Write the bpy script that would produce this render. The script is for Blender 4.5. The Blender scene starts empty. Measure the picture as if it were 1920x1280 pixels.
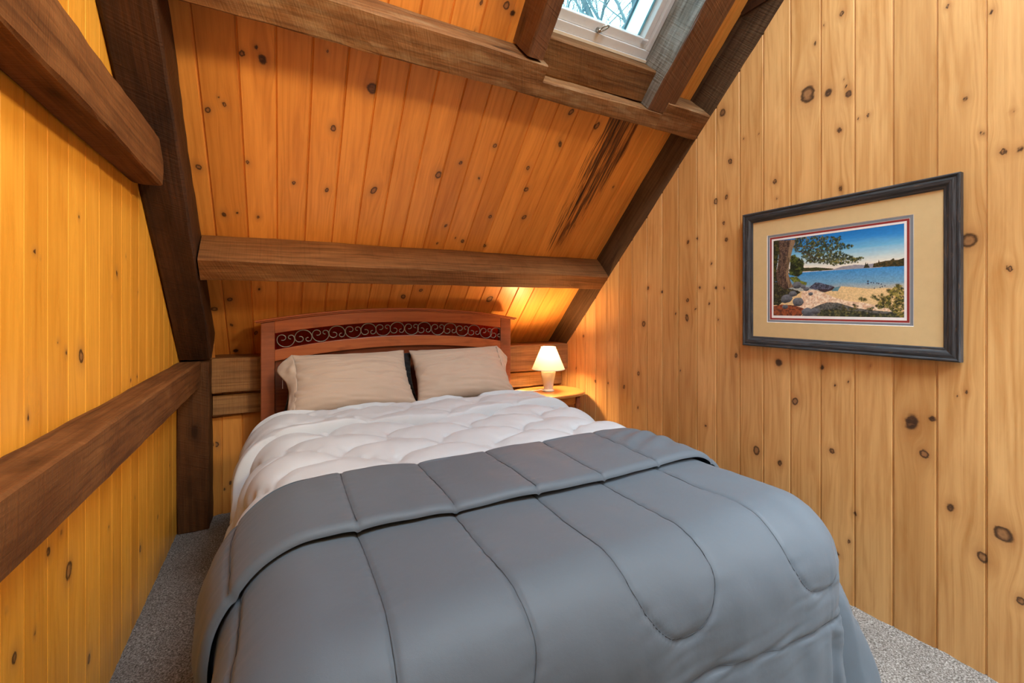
import bpy, math, random
import numpy as np
from mathutils import Vector
random.seed(5); rng = np.random.RandomState(5)
SC = bpy.context.scene; COL = SC.collection
PI = math.pi
V3 = lambda *a: np.array(a, float)

# ------------------------------------------------------------------ room numbers (metres)
XL, XR = -.487, 2.05              # left and right walls
TH = math.radians(44.34)          # roof pitch
NV = V3(0, math.sin(TH), math.cos(TH))    # outward roof normal
TV = V3(0, -math.cos(TH), math.sin(TH))   # up the slope
DU, DB = 2.72, 2.912              # timber underside plane and board plane, distance along NV
def P(x, s, d): return V3(x, 0, 0) + s * TV + d * NV

# ------------------------------------------------------------------ object helpers
ORG = {}
def tag(o, label=None, cat=None, group=None, kind=None):
    if label: o['label'] = label
    if cat: o['category'] = cat
    if group: o['group'] = group
    if kind: o['kind'] = kind
    return o
def thing(name, loc, label, cat, group=None, kind=None):
    o = bpy.data.objects.new(name, None); COL.objects.link(o); o.location = loc
    o.empty_display_size = .05
    ORG[o] = V3(*loc)
    return tag(o, label, cat, group, kind)
def obj(name, V, F, mat, parent=None, smooth=False, attrs=None, label=None, mods=True):
    """one mesh object from world-space points; children keep their thing's origin"""
    V = np.asarray(V, float).reshape(-1, 3)
    org = ORG.get(parent, np.zeros(3)) if parent is not None else np.zeros(3)
    me = bpy.data.meshes.new(name)
    Vl = (V - org).astype(np.float32)
    if isinstance(F, np.ndarray):
        n, k = F.shape
        me.vertices.add(len(Vl)); me.vertices.foreach_set('co', Vl.ravel())
        me.loops.add(n * k); me.loops.foreach_set('vertex_index', F.astype(np.int32).ravel())
        me.polygons.add(n); me.polygons.foreach_set('loop_start', np.arange(0, n * k, k, dtype=np.int32))
        me.update(calc_edges=True)
    else:
        me.from_pydata([tuple(v) for v in Vl], [], F)
    if attrs:
        for an, (ty, data) in attrs.items():
            at = me.attributes.new(an, ty, 'POINT')
            key = {'FLOAT': 'value', 'FLOAT_VECTOR': 'vector', 'FLOAT_COLOR': 'color'}[ty]
            at.data.foreach_set(key, np.asarray(data, np.float32).ravel())
    me.validate()
    me.polygons.foreach_set('use_smooth', [smooth] * len(me.polygons))
    me.update()
    o = bpy.data.objects.new(name, me); COL.objects.link(o)
    if isinstance(mat, (list, tuple)):
        for m in mat: me.materials.append(m)
    elif mat: me.materials.append(mat)
    if parent is not None:
        o.parent = parent; ORG[o] = org
    else: ORG[o] = np.zeros(3)
    if label: o['label'] = label
    return o
def recentre(o):
    """give a top-level mesh an origin at its own base"""
    me = o.data; n = len(me.vertices); a = np.zeros(n * 3, np.float32)
    me.vertices.foreach_get('co', a); a = a.reshape(-1, 3)
    c = np.array([(a[:, 0].min() + a[:, 0].max()) / 2, (a[:, 1].min() + a[:, 1].max()) / 2, a[:, 2].min()], np.float32)
    me.vertices.foreach_set('co', (a - c).ravel()); o.location = c.tolist(); me.update(); ORG[o] = c.astype(float)
    return o
def gridf(nr, nc, wrap=False, off=0):
    r = np.arange(nr - 1)[:, None]; c = np.arange(nc if wrap else nc - 1)[None, :]
    c2 = (c + 1) % nc
    q = np.stack([r * nc + c, r * nc + c2, (r + 1) * nc + c2, (r + 1) * nc + c], -1)
    return q.reshape(-1, 4) + off
def loft(secs, caps=True, closed=True):
    """secs: list of (k,3) loops -> verts, face list"""
    n = len(secs); k = len(secs[0]); V = np.concatenate([np.asarray(s, float) for s in secs])
    F = [tuple(f) for f in gridf(n, k, wrap=closed).tolist()]
    if caps: F.append(tuple(range(k - 1, -1, -1))); F.append(tuple(range((n - 1) * k, n * k)))
    return V, F
def join(*vf):
    V = []; F = []; o = 0
    for v, f in vf:
        V.append(np.asarray(v, float)); F += [tuple(int(i) + o for i in q) for q in f]; o += len(v)
    return np.concatenate(V), F
def box(a, b):
    x0, y0, z0 = a; x1, y1, z1 = b
    V = [(x0, y0, z0), (x1, y0, z0), (x1, y1, z0), (x0, y1, z0), (x0, y0, z1), (x1, y0, z1), (x1, y1, z1), (x0, y1, z1)]
    return np.array(V, float), [(3, 2, 1, 0), (4, 5, 6, 7), (0, 1, 5, 4), (1, 2, 6, 5), (2, 3, 7, 6), (3, 0, 4, 7)]
def sbox(x0, x1, s0, s1, d0, d1):
    V, F = box((x0, s0, d0), (x1, s1, d1))
    W = np.array([P(*v) for v in V])
    return W, [tuple(reversed(f)) for f in F]
def lathe(prof, c, n=40, cap=True):
    secs = [[(c[0] + r * math.cos(2 * PI * i / n), c[1] + r * math.sin(2 * PI * i / n), c[2] + z) for i in range(n)] for r, z in prof]
    return loft(secs, caps=cap)
def tube(pts, rad, n=8):
    pts = np.asarray(pts, float); m = len(pts)
    t = np.gradient(pts, axis=0); t /= np.linalg.norm(t, axis=1)[:, None] + 1e-12
    up = V3(0, 0, 1) if abs(t[0][2]) < .9 else V3(1, 0, 0)
    secs = []; u = np.cross(t[0], up); u /= np.linalg.norm(u)
    rad = np.broadcast_to(rad, (m,))
    for i in range(m):
        u = u - t[i] * (u @ t[i]); u /= np.linalg.norm(u) + 1e-12; w = np.cross(t[i], u)
        secs.append([pts[i] + rad[i] * (math.cos(2 * PI * j / n) * u + math.sin(2 * PI * j / n) * w) for j in range(n)])
    return loft(secs)
def bevel(o, w=.003, seg=2, ang=40):
    b = o.modifiers.new('bevel', 'BEVEL'); b.width = w; b.segments = seg; b.limit_method = 'ANGLE'; b.angle_limit = math.radians(ang)
    return o
_lat = rng.rand(6, 128, 128)
def vn(x, y, k=0):
    """smooth 2-D value noise, -1..1"""
    x = np.asarray(x, float) + 500; y = np.asarray(y, float) + 500
    xi = np.floor(x).astype(int); yi = np.floor(y).astype(int); fx = x - xi; fy = y - yi
    fx = fx * fx * (3 - 2 * fx); fy = fy * fy * (3 - 2 * fy); L = _lat[k]
    g = lambda a, b: L[a % 128, b % 128]
    return 2 * ((g(xi, yi) * (1 - fx) + g(xi + 1, yi) * fx) * (1 - fy) + (g(xi, yi + 1) * (1 - fx) + g(xi + 1, yi + 1) * fx) * fy) - 1
def sm(a, b, x): t = np.clip((x - a) / (b - a), 0, 1); return t * t * (3 - 2 * t)

# ------------------------------------------------------------------ materials
class G:
    def __init__(s, name):
        s.m = bpy.data.materials.new(name); s.m.use_nodes = True; s.nt = s.m.node_tree
        s.nt.nodes.clear(); s.out = s.n('ShaderNodeOutputMaterial')
    def n(s, t, **kw):
        o = s.nt.nodes.new(t)
        for k, v in kw.items(): setattr(o, k, v)
        return o
    def l(s, a, b): s.nt.links.new(a, b)
    def put(s, sock, v):
        if isinstance(v, bpy.types.NodeSocket): s.l(v, sock)
        elif isinstance(v, (tuple, list)) and len(v) == 3 and sock.type == 'RGBA': sock.default_value = (*v, 1)
        else: sock.default_value = v
    def math(s, op, a, b=0., c=None, clamp=False):
        o = s.n('ShaderNodeMath', operation=op, use_clamp=clamp); s.put(o.inputs[0], a); s.put(o.inputs[1], b)
        if c is not None: s.put(o.inputs[2], c)
        return o.outputs[0]
    def mix(s, f, a, b, mode='MIX'):
        o = s.n('ShaderNodeMix', data_type='RGBA', blend_type=mode); s.put(o.inputs[0], f); s.put(o.inputs[6], a); s.put(o.inputs[7], b)
        return o.outputs[2]
    def comb(s, x, y, z):
        o = s.n('ShaderNodeCombineXYZ'); s.put(o.inputs[0], x); s.put(o.inputs[1], y); s.put(o.inputs[2], z); return o.outputs[0]
    def noise(s, vec, scale=1., detail=3., rough=.55, dist=0.):
        o = s.n('ShaderNodeTexNoise'); s.put(o.inputs['Vector'], vec); o.inputs['Scale'].default_value = scale
        o.inputs['Detail'].default_value = detail; o.inputs['Roughness'].default_value = rough; o.inputs['Distortion'].default_value = dist
        return o.outputs['Fac']
    def ramp(s, f, stops, interp='LINEAR'):
        o = s.n('ShaderNodeValToRGB'); cr = o.color_ramp; cr.interpolation = interp
        while len(cr.elements) < len(stops): cr.elements.new(.5)
        for e, (p, c) in zip(cr.elements, stops): e.position = p; e.color = c if len(c) == 4 else (*c, 1)
        s.put(o.inputs[0], f); return o.outputs
    def rng(s, f, a, b, c, d):
        o = s.n('ShaderNodeMapRange'); s.put(o.inputs[0], f)
        for i, v in enumerate((a, b, c, d)): s.put(o.inputs[i + 1], v)
        return o.outputs[0]
    def attr(s, name): return s.n('ShaderNodeAttribute', attribute_name=name)
    def obj(s): return s.n('ShaderNodeTexCoord').outputs['Object']
    def sep(s, v):
        o = s.n('ShaderNodeSeparateXYZ'); s.put(o.inputs[0], v); return o.outputs
    def bump(s, h, dist=.002, st=.5):
        o = s.n('ShaderNodeBump'); s.put(o.inputs['Height'], h); o.inputs['Distance'].default_value = dist; o.inputs['Strength'].default_value = st
        return o.outputs[0]
    def bsdf(s, col, rough=.5, spec=.5, normal=None, **kw):
        o = s.n('ShaderNodeBsdfPrincipled'); s.put(o.inputs['Base Color'], col); s.put(o.inputs['Roughness'], rough)
        o.inputs['Specular IOR Level'].default_value = spec
        if normal is not None: s.l(normal, o.inputs['Normal'])
        for k, v in kw.items(): s.put(o.inputs[k], v)
        s.l(o.outputs[0], s.out.inputs[0]); return o
def plain(name, col, rough=.5, spec=.5, **kw):
    g = G(name); v = g.obj(); f = g.noise(v, 35, 3)
    c = g.mix(f, tuple(x * .93 for x in col), tuple(min(1, x * 1.06) for x in col))
    g.bsdf(c, rough, spec, g.bump(g.noise(v, 160, 2), .0004, .25), **kw); return g.m

def pine(name, light, dark, tvar=.3, rough=.36):
    g = G(name); u, v, pid = g.sep(g.attr('pc').outputs['Vector'])
    M = lambda a, k: g.math('MULTIPLY', a, k)
    tint = g.attr('tint').outputs['Fac']
    g1 = g.noise(g.comb(M(u, 240.), M(v, 2.6), M(pid, 13.7)), 1, 4, .65)
    g2 = g.noise(g.comb(M(u, 8.), M(v, .55), M(pid, 7.1)), 1, 2, .5)
    g3 = g.noise(g.comb(M(u, 22.), M(v, 2.4), M(pid, 3.3)), 1, 4, .6, .6)
    g5 = g.noise(g.comb(M(u, 60.), M(v, 1.1), M(pid, 5.9)), 1, 3, .6)
    ring = g.math('SINE', g.math('ADD', M(u, 190.), M(g2, 60.)))
    ring = g.math('POWER', g.rng(ring, -1, 1, 0, 1), 2.2)
    ring = g.math('MULTIPLY', ring, g.rng(g3, .35, .65, .25, 1.))
    f = g.math('ADD', M(g.rng(g1, .35, .75, 0, 1), .32), M(ring, .38), clamp=True)
    f = g.math('ADD', f, M(g.rng(g5, .5, .8, 0, 1), .35), clamp=True)
    c = g.mix(f, light, dark)
    c = g.mix(M(g.rng(g3, .46, .72, 0, 1), .45), c, dark)
    c = g.mix(M(g.rng(g3, .44, .25, 0, 1), .35), c, tuple(min(1, k * 1.18) for k in light))
    lo, hi = 1 - tvar * .5, 1 + tvar * .3
    c = g.mix(1., c, g.mix(tint, (lo, lo * .93, lo * .84), (hi, hi, hi)), 'MULTIPLY')
    # knots: q = distance to the knot centre over its radius, kv = a random look per knot
    q = g.attr('knot').outputs['Fac']; kv = g.attr('kvar').outputs['Fac']
    nq = g.noise(g.comb(M(u, 70.), M(v, 55.), pid), 1, 3, .6)
    q = g.math('ADD', q, M(g.math('SUBTRACT', nq, .5), .75))
    qd = g.math('DIVIDE', q, 4.)
    ra = g.ramp(qd, [(0, (.045, .02, .01, .95)), (.12, (.03, .013, .007, .96)), (.2, (.035, .015, .008, .92)), (.24, (.12, .045, .014, .7)), (.32, (.3, .12, .03, .38)), (.55, (.38, .17, .05, .2)), (.95, (.4, .2, .06, 0.))])
    rb = g.ramp(qd, [(0, (.19, .085, .035, .85)), (.11, (.24, .11, .045, .8)), (.16, (.11, .045, .018, .88)), (.2, (.03, .014, .008, .95)), (.235, (.06, .024, .01, .85)), (.28, (.3, .12, .035, .42)), (.5, (.38, .17, .05, .2)), (.9, (.4, .2, .06, 0.))])
    sel = g.rng(g.math('ADD', kv, M(g.math('SUBTRACT', nq, .5), .5)), .42, .58, 0, 1)
    kc = g.mix(sel, ra[0], rb[0]); ka = g.math('ADD', M(ra[1], 1.), g.math('MULTIPLY', sel, g.math('SUBTRACT', rb[1], ra[1])))
    c = g.mix(ka, c, kc)
    st = g.attr('stain').outputs['Fac']
    n4 = g.noise(g.comb(M(u, 60.), M(v, 2.3), M(pid, 1.7)), 1, 4, .6, .5)
    n6 = g.noise(g.comb(M(u, 150.), M(v, 3.4), M(pid, 2.7)), 1, 3, .6, .8)
    c = g.mix(g.math('MULTIPLY', g.rng(st, .1, .9, 0, .5), g.rng(n4, .4, .6, .4, 1)), c, (.26, .075, .014))
    sf = g.math('MULTIPLY', g.rng(g.math('ADD', n4, M(st, .22)), .67, .74, 0, 1), g.rng(st, 0, .15, 0, 1))
    c = g.mix(M(sf, .8), c, (.075, .022, .008))
    sl = g.math('MULTIPLY', g.rng(g.math('ADD', n6, M(st, .20)), .70, .76, 0, 1), g.rng(st, 0, .1, 0, 1))
    c = g.mix(M(sl, .9), c, (.03, .012, .007))
    nb = g.bump(g.math('ADD', g1, M(g.math('MINIMUM', q, 2.), .12)), .0008, .35)
    g.bsdf(c, g.rng(g1, .3, .7, rough - .05, rough + .12), .4, nb)
    return g.m

def timber_mat(name, c1, c2, dark, rough=.7, weather=None, spec=.13):
    """rough sawn timber; tc = (along, across, depth)"""
    g = G(name); tc = g.attr('tc').outputs['Vector']; x, y, z = g.sep(tc)
    mp = lambda a, b: g.comb(g.math('MULTIPLY', x, a), g.math('MULTIPLY', y, b), g.math('MULTIPLY', z, b))
    gr = g.noise(mp(2.2, 70.), 1, 5, .65)
    bl = g.noise(mp(3., 7.), 1, 4, .6, .6)
    sp = g.noise(mp(60., 60.), 1, 2, .6)
    saw = g.noise(g.comb(g.math('ADD', g.math('MULTIPLY', x, 150.), g.math('MULTIPLY', y, 60.)), g.math('MULTIPLY', y, 5.), g.math('MULTIPLY', z, 5.)), 1, 2, .5)
    c = g.mix(g.rng(bl, .3, .7, 0, 1), c1, c2)
    c = g.mix(g.math('MULTIPLY', g.rng(gr, .42, .72, 0, 1), .78), c, dark)
    c = g.mix(g.math('MULTIPLY', g.rng(saw, .55, .8, 0, 1), .22), c, dark)
    c = g.mix(g.rng(sp, .68, .8, 0, .35), c, tuple(min(1, k * 1.7) for k in c2))
    vo = g.n('ShaderNodeTexVoronoi'); g.put(vo.inputs['Vector'], mp(2.1, 6.)); vo.inputs['Scale'].default_value = 1
    kd = g.math('ADD', vo.outputs['Distance'], g.math('MULTIPLY', g.math('SUBTRACT', bl, .5), .2))
    kn = g.ramp(kd, [(0, (0, 0, 0, .8)), (.07, (0, 0, 0, .75)), (.1, (0, 0, 0, .35)), (.2, (0, 0, 0, 0))])[1]
    c = g.mix(kn, c, tuple(k * .5 for k in dark))
    if weather:
        c = g.mix(g.rng(g.noise(mp(5., 16.), 1, 4, .6), .5, .72, 0, .7), c, weather)
    h = g.math('ADD', g.math('MULTIPLY', gr, .6), g.math('ADD', g.math('MULTIPLY', saw, .5), bl))
    g.bsdf(c, rough, spec, g.bump(h, .006, .7)); return g.m

def cloth_mat(name, col, rough=.8, sheen=.3, scale=900, var=.06, spec=.2):
    g = G(name); v = g.obj(); w = g.noise(v, scale, 2); b = g.noise(v, 5, 3)
    c = g.mix(b, tuple(x * (1 - var) for x in col), tuple(min(1, x * (1 + var)) for x in col))
    s = g.attr('seam').outputs['Fac']
    c = g.mix(g.math('MULTIPLY', s, .45), c, tuple(x * .45 for x in col))
    h = g.math('ADD', g.math('MULTIPLY', w, .25), g.noise(v, 28, 4, .6))
    g.bsdf(c, rough, spec, g.bump(h, .004, .22), **{'Sheen Weight': sheen, 'Sheen Roughness': .5}); return g.m

PINE_R = pine('pine_right', (.67, .40, .155), (.41, .18, .042), .28)
PINE_C = pine('pine_ceiling', (.80, .335, .066), (.54, .18, .028), .3)
PINE_L = pine('pine_left', (.87, .41, .05), (.65, .25, .02), .22, .3)
PINE_K = pine('pine_knee', (.60, .24, .045), (.40, .13, .022), .3)
T_MID = timber_mat('timber_brown', (.13, .047, .014), (.215, .088, .028), (.045, .016, .006))
T_PUR = timber_mat('timber_purlin', (.17, .066, .02), (.26, .115, .038), (.06, .023, .008))
T_UPP = timber_mat('timber_upper_purlin', (.16, .066, .022), (.245, .115, .042), (.055, .022, .008), weather=(.28, .18, .09))
T_SILL = timber_mat('timber_sill', (.22, .095, .032), (.32, .155, .055), (.09, .036, .013))
T_DARK = timber_mat('timber_dark', (.035, .016, .009), (.085, .034, .014), (.013, .007, .005), .55, spec=.2)
T_POST = timber_mat('timber_post', (.068, .025, .008), (.12, .047, .014), (.03, .012, .005), .6)
T_GREY = timber_mat('timber_weathered', (.15, .13, .10), (.25, .235, .20), (.06, .05, .038), .55, (.34, .35, .32))
T_RAFT = timber_mat('timber_wall_rafter', (.075, .042, .02), (.125, .074, .037), (.03, .016, .009))
T_HEAD = timber_mat('timber_header', (.13, .055, .018), (.195, .09, .031), (.05, .021, .008))
T_TRIM = timber_mat('timber_trimmer', (.10, .037, .014), (.165, .066, .025), (.04, .015, .007), .45, spec=.4)

# ------------------------------------------------------------------ plank surfaces
def planks(name, O, A, B, Nn, edges, vlo, vhi, knots, mat, parent=None, du=.008, dv=.0095, holes=(), stain=None, seed=0, gw=.0045, gd=.006, smooth=True):
    O, A, B, Nn = map(lambda t: np.asarray(t, float), (O, A, B, Nn)); r = np.random.RandomState(seed)
    VV = []; FF = []; PC = []; KN = []; TI = []; ST = []; KV = []; off = 0
    kn = [(a, b, rad * r.uniform(.85, 1.05), r.uniform(.5, .95), r.uniform(-.5, .5), r.rand() if rad < .012 else r.uniform(.4, 1)) for a, b, rad in knots]
    for i in range(len(edges) - 1):
        a0, a1 = edges[i], edges[i + 1]
        m = max(2, int((a1 - a0 - 2 * gw) / du))
        us = np.concatenate([[a0, a0 + gw * .35, a0 + gw], np.linspace(a0 + gw, a1 - gw, m + 1)[1:-1], [a1 - gw, a1 - gw * .35, a1]])
        dp = np.zeros(len(us)); dp[0] = dp[-1] = gd; dp[1] = dp[-2] = gd * .9
        top = np.array([vhi(u) for u in us]); nr = max(2, int((top.max() - vlo) / dv))
        t = np.linspace(0, 1, nr)[:, None]
        U = np.broadcast_to(us, (nr, len(us))); V = vlo + (top[None, :] - vlo) * t
        Q = np.full(U.shape, 9.); UD = U.copy(); K = np.zeros(U.shape)
        for a, b, rad, asp, rot, kvv in kn:
            if not (a0 - .012 < a < a1 + .012): continue
            dx = U - a; dy = V - b; ex = dx * math.cos(rot) + dy * math.sin(rot); ey = -dx * math.sin(rot) + dy * math.cos(rot)
            q = np.sqrt((ex / (rad * asp)) ** 2 + (ey / rad) ** 2); K = np.where(q < Q, kvv, K); Q = np.minimum(Q, q)
            UD = UD - dx * .8 * np.exp(-((dx / (2.2 * rad)) ** 2 + (dy / (4.5 * rad)) ** 2))
        pts = O + U[..., None] * A + V[..., None] * B - dp[None, :, None] * Nn
        f = gridf(nr, len(us), off=off)
        if holes:
            uc = U[:-1, :-1].ravel(); vc = V[:-1, :-1].ravel(); keep = np.ones(len(f), bool)
            for h0, h1, g0, g1 in holes: keep &= ~((uc > h0) & (uc < h1) & (vc > g0) & (vc < g1))
            f = f[keep]
        # faces wind so that their normal is Nn
        if np.cross(A, B) @ Nn < 0: f = f[:, ::-1]
        pid = r.uniform(0, 10)
        VV.append(pts.reshape(-1, 3)); FF.append(f); off += U.size
        PC.append(np.stack([UD.ravel(), V.ravel() + pid * .7, np.full(U.size, pid)], -1)); KN.append(Q.ravel()); KV.append(K.ravel())
        TI.append(np.full(U.size, r.rand())); ST.append(stain(U, V).ravel() if stain else np.zeros(U.size))
    return obj(name, np.concatenate(VV), np.concatenate(FF), mat, parent, smooth=False,
               attrs={'pc': ('FLOAT_VECTOR', np.concatenate(PC)), 'knot': ('FLOAT', np.concatenate(KN)), 'kvar': ('FLOAT', np.concatenate(KV)), 'tint': ('FLOAT', np.concatenate(TI)), 'stain': ('FLOAT', np.concatenate(ST))})

RW_E = [2.842, 2.718, 2.59, 2.465, 2.339, 2.21, 2.079, 1.952, 1.83, 1.702, 1.578, 1.443, 1.32, 1.193, 1.066, 0.94, 0.814, 0.688, 0.565]
RW_E = [3.22, 3.09, 2.966] + RW_E + [.565 - .126 * i for i in range(1, 12)]
RW_K = [(1.119, 2.135, 0.0374), (1.54, 2.219, 0.0195), (1.496, 1.952, 0.0192), (1.518, 1.773, 0.0138), (1.533, 1.641, 0.0139), (1.518, 1.552, 0.0138), (1.264, 1.79, 0.0125), (1.254, 1.708, 0.0074), (1.036, 2.106, 0.0158), (0.961, 2.069, 0.0152), (0.976, 2.133, 0.0066), (0.969, 2.105, 0.0065), (0.994, 1.933, 0.0132), (1.089, 2.343, 0.0115), (0.986, 2.41, 0.011), (1.055, 2.4, 0.0068), (1.42, 2.042, 0.008), (1.344, 2.039, 0.0064), (0.614, 1.905, 0.009), (0.574, 1.774, 0.0106), (0.526, 1.699, 0.0137), (0.489, 1.694, 0.01), (0.505, 1.82, 0.0051), (0.659, 2.243, 0.0074), (0.553, 2.161, 0.0087), (0.893, 1.956, 0.0084), (0.927, 1.954, 0.0064), (0.605, 1.426, 0.0251), (0.512, 1.324, 0.0135), (0.99, 1.69, 0.0132), (1.581, 1.765, 0.017), (1.608, 1.436, 0.0086), (1.53, 1.301, 0.0111), (1.581, 1.306, 0.0085), (1.682, 1.31, 0.0088), (1.621, 1.221, 0.0086), (1.765, 1.241, 0.0121), (1.769, 1.141, 0.0212), (1.711, 1.192, 0.0089), (1.568, 1.136, 0.0085), (2.107, 1.096, 0.017), (2.07, 1.322, 0.0134), (1.956, 1.295, 0.0097), (1.85, 1.164, 0.0094), (1.762, 1.57, 0.0121), (1.7, 1.583, 0.0089), (1.246, 0.944, 0.0173), (1.463, 0.957, 0.0135), (1.061, 0.944, 0.0114), (0.887, 0.971, 0.0063), (1.815, 0.835, 0.0092), (1.355, 0.507, 0.0259), (1.241, 0.48, 0.0148), (1.022, 0.599, 0.0134), (1.002, 0.178, 0.0111), (0.959, 0.249, 0.0108), (0.938, 0.37, 0.0086), (0.652, 0.509, 0.0147), (0.526, 0.474, 0.0273), (0.574, 0.379, 0.0193), (0.722, 0.674, 0.0172), (0.758, 0.779, 0.0352), (0.7, 0.805, 0.0114), (0.488, 0.284, 0.0133), (1.644, 0.557, 0.0087), (1.172, 0.779, 0.0192), (0.613, 0.915, 0.009), (0.634, 0.898, 0.0055), (0.963, 0.897, 0.0087), (1.01, 0.876, 0.0067), (2.738, 0.982, 0.0122), (2.835, 0.726, 0.0104), (2.597, 0.661, 0.0117), (2.453, 0.667, 0.0113), (2.289, 0.667, 0.0144), (2.159, 0.553, 0.0103), (2.154, 0.774, 0.0138)]
LW_E = [1.237, 1.329, 1.438, 1.554, 1.668, 1.776, 1.892, 1.991, 2.1, 2.201, 2.318, 2.422, 2.527, 2.62, 2.722, 2.808, 2.91, 3.01, 3.12, 3.24]
LW_E = [1.237 - .108 * i for i in range(17, 0, -1)] + LW_E
LW_K = [(1.637, 1.066, 0.0192), (1.94, 1.316, 0.0108), (1.541, 1.085, 0.0082), (1.376, 1.325, 0.006), (1.403, 1.313, 0.0037), (1.494, 1.115, 0.0053), (1.347, 0.96, 0.0105), (1.887, 1.234, 0.0052), (2.193, 1.259, 0.0083), (1.557, 0.515, 0.025), (1.443, 0.621, 0.0127), (1.29, 0.475, 0.0144), (1.26, 0.591, 0.0043), (1.376, 0.47, 0.0072), (2.223, 0.25, 0.0147), (1.861, 0.495, 0.0069), (1.513, 0.635, 0.0067), (2.151, 0.479, 0.0061), (2.507, 0.257, 0.0096), (1.695, 0.188, 0.0154), (2.746, 0.412, 0.0106), (2.097, 0.932, 0.0079), (2.179, 0.934, 0.0062), (1.623, 1.447, 0.0058), (2.039, 1.383, 0.0057)]
CE_E = [-.53, -0.404, -0.276, -0.142, -0.014, 0.114, 0.246, 0.369, 0.494, 0.62, 0.752, 0.877, 1.009, 1.135, 1.256, 1.381, 1.517, 1.648, 1.779, 1.908, 2.0, 2.07]
CE_K = [(-0.06, 0.106, 0.0206), (-0.08, 0.145, 0.0101), (-0.127, 0.111, 0.0141), (-0.216, -0.074, 0.0063), (-0.197, -0.1, 0.0107), (-0.311, -0.396, 0.0161), (-0.255, -0.134, 0.0128), (0.167, 0.193, 0.0085), (0.211, -0.118, 0.0167), (0.204, -0.437, 0.0131), (0.058, -0.42, 0.0101), (-0.234, -0.633, 0.0151), (-0.18, -0.618, 0.0076), (-0.094, -0.633, 0.0104), (-0.127, -0.343, 0.0118), (0.353, 0.088, 0.023), (0.734, -0.272, 0.0223), (0.834, -0.184, 0.0111), (0.959, -0.256, 0.0116), (0.989, -0.061, 0.0138), (1.357, 0.016, 0.0233), (1.224, -0.152, 0.0149), (1.267, -0.283, 0.0155), (1.327, -0.47, 0.0196), (1.104, -0.492, 0.0127), (0.852, -0.584, 0.0124), (0.831, -0.715, 0.0095), (0.933, -0.666, 0.0096), (0.983, -0.686, 0.013), (1.14, -0.71, 0.0134), (0.424, -0.409, 0.0245), (1.342, 0.192, 0.0194), (1.531, 0.154, 0.0262), (1.851, -0.18, 0.0134), (1.326, -1.174, 0.0343), (0.707, -1.162, 0.0207), (0.811, -1.102, 0.0139), (-0.245, -1.198, 0.0147), (-0.102, -1.117, 0.0119), (-0.323, -1.274, 0.0178), (-0.25, -1.408, 0.0155), (-0.129, -1.483, 0.0194), (-0.242, -1.642, 0.0164), (0.729, 0.52, 0.0109), (0.838, 0.541, 0.0178), (0.874, 0.521, 0.0113), (0.732, 0.416, 0.0068)]

S_TOP = 2.9                                   # where the boards stop, above and behind the picture
Z_TOP = P(0, S_TOP, DB)[2]; Y_TOP = P(0, S_TOP, DB)[1]
def zroof(y, d): return min((d - NV[1] * y) / NV[2], Z_TOP) if y > Y_TOP else Z_TOP
def stain(U, V):
    # a leak under the upper purlin, narrowing as it runs down the boards
    t = np.clip((.24 - V) / 1.0, 0, 1); c = 1.70 - .05 * t; w = .175 - .075 * t
    e = 1 - np.abs(U - c) / w + .25 * vn(U * 30, V * 5, 2)
    return sm(0, .7, e) * sm(-.80, -.6, V) * (1 - .25 * t)

floor_m = G('carpet'); _v = floor_m.obj()
_a = floor_m.noise(_v, 190, 3, .75); _b = floor_m.noise(_v, 480, 2, .6); _c = floor_m.noise(_v, 6, 3)
_col = floor_m.ramp(_a, [(.3, (.045, .037, .03)), (.45, (.20, .175, .15)), (.57, (.40, .365, .325)), (.72, (.74, .70, .64))])[0]
_col = floor_m.mix(floor_m.rng(_c, .35, .65, .0, .18), _col, (.10, .09, .08))
floor_m.bsdf(_col, .95, .1, floor_m.bump(floor_m.math('ADD', _a, floor_m.math('MULTIPLY', _b, .5)), .012, .8))
nx, ny = 120, 180
gx, gy = np.meshgrid(np.linspace(XL - .02, XR + .02, nx), np.linspace(-.8, 3.12, ny))
gz = -.004 + .004 * vn(gx * 60, gy * 60, 1) + .003 * vn(gx * 9, gy * 9, 2)
floor = obj('floor', np.stack([gx, gy, gz], -1), gridf(ny, nx), floor_m.m, smooth=True); tag(floor, kind='structure')

wr = planks('wall_right', (XR, 0, 0), (0, 1, 0), (0, 0, 1), (-1, 0, 0), sorted(RW_E), -.01, lambda y: zroof(y, DU + .05), RW_K, PINE_R, seed=3); tag(wr, kind='structure')
wl = planks('wall_left', (XL, 0, 0), (0, 1, 0), (0, 0, 1), (1, 0, 0), LW_E, -.01, lambda y: zroof(y, DB + .03), LW_K, PINE_L, seed=4, gd=.0015, gw=.0022); tag(wl, kind='structure')
ce = planks('ceiling', DB * NV, (1, 0, 0), TV, -NV, CE_E, -2.0, lambda x: S_TOP, CE_K, PINE_C, seed=6, gw=.0055, gd=.008, holes=[(.98, 1.66, .44, 1.72)], stain=stain); tag(ce, kind='structure')
KE = [-.5, -.42, -.30, -.199, -.07, .06, .19, .32, .45, .58, .71, .84, .97, 1.1, 1.23, 1.36, 1.49, 1.62, 1.75, 1.88, 2.0, 2.07]
wf = planks('wall_rear', (0, -.8, 0), (1, 0, 0), (0, 0, 1), (0, 1, 0), [XL + .127 * i for i in range(21)], -.01, lambda x: Z_TOP - .3, [], PINE_R, seed=9); tag(wf, kind='structure')
wb = planks('wall_back', (0, 3.07, 0), (1, 0, 0), (0, 0, 1), (0, -1, 0), KE, -.01, lambda x: 1.07 if x < -.337 else .86, [(-0.328, 0.407, 0.0155), (-0.258, 0.171, 0.0157), (-0.287, 0.139, 0.0093)], PINE_K, seed=8); tag(wb, kind='structure')

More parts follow.
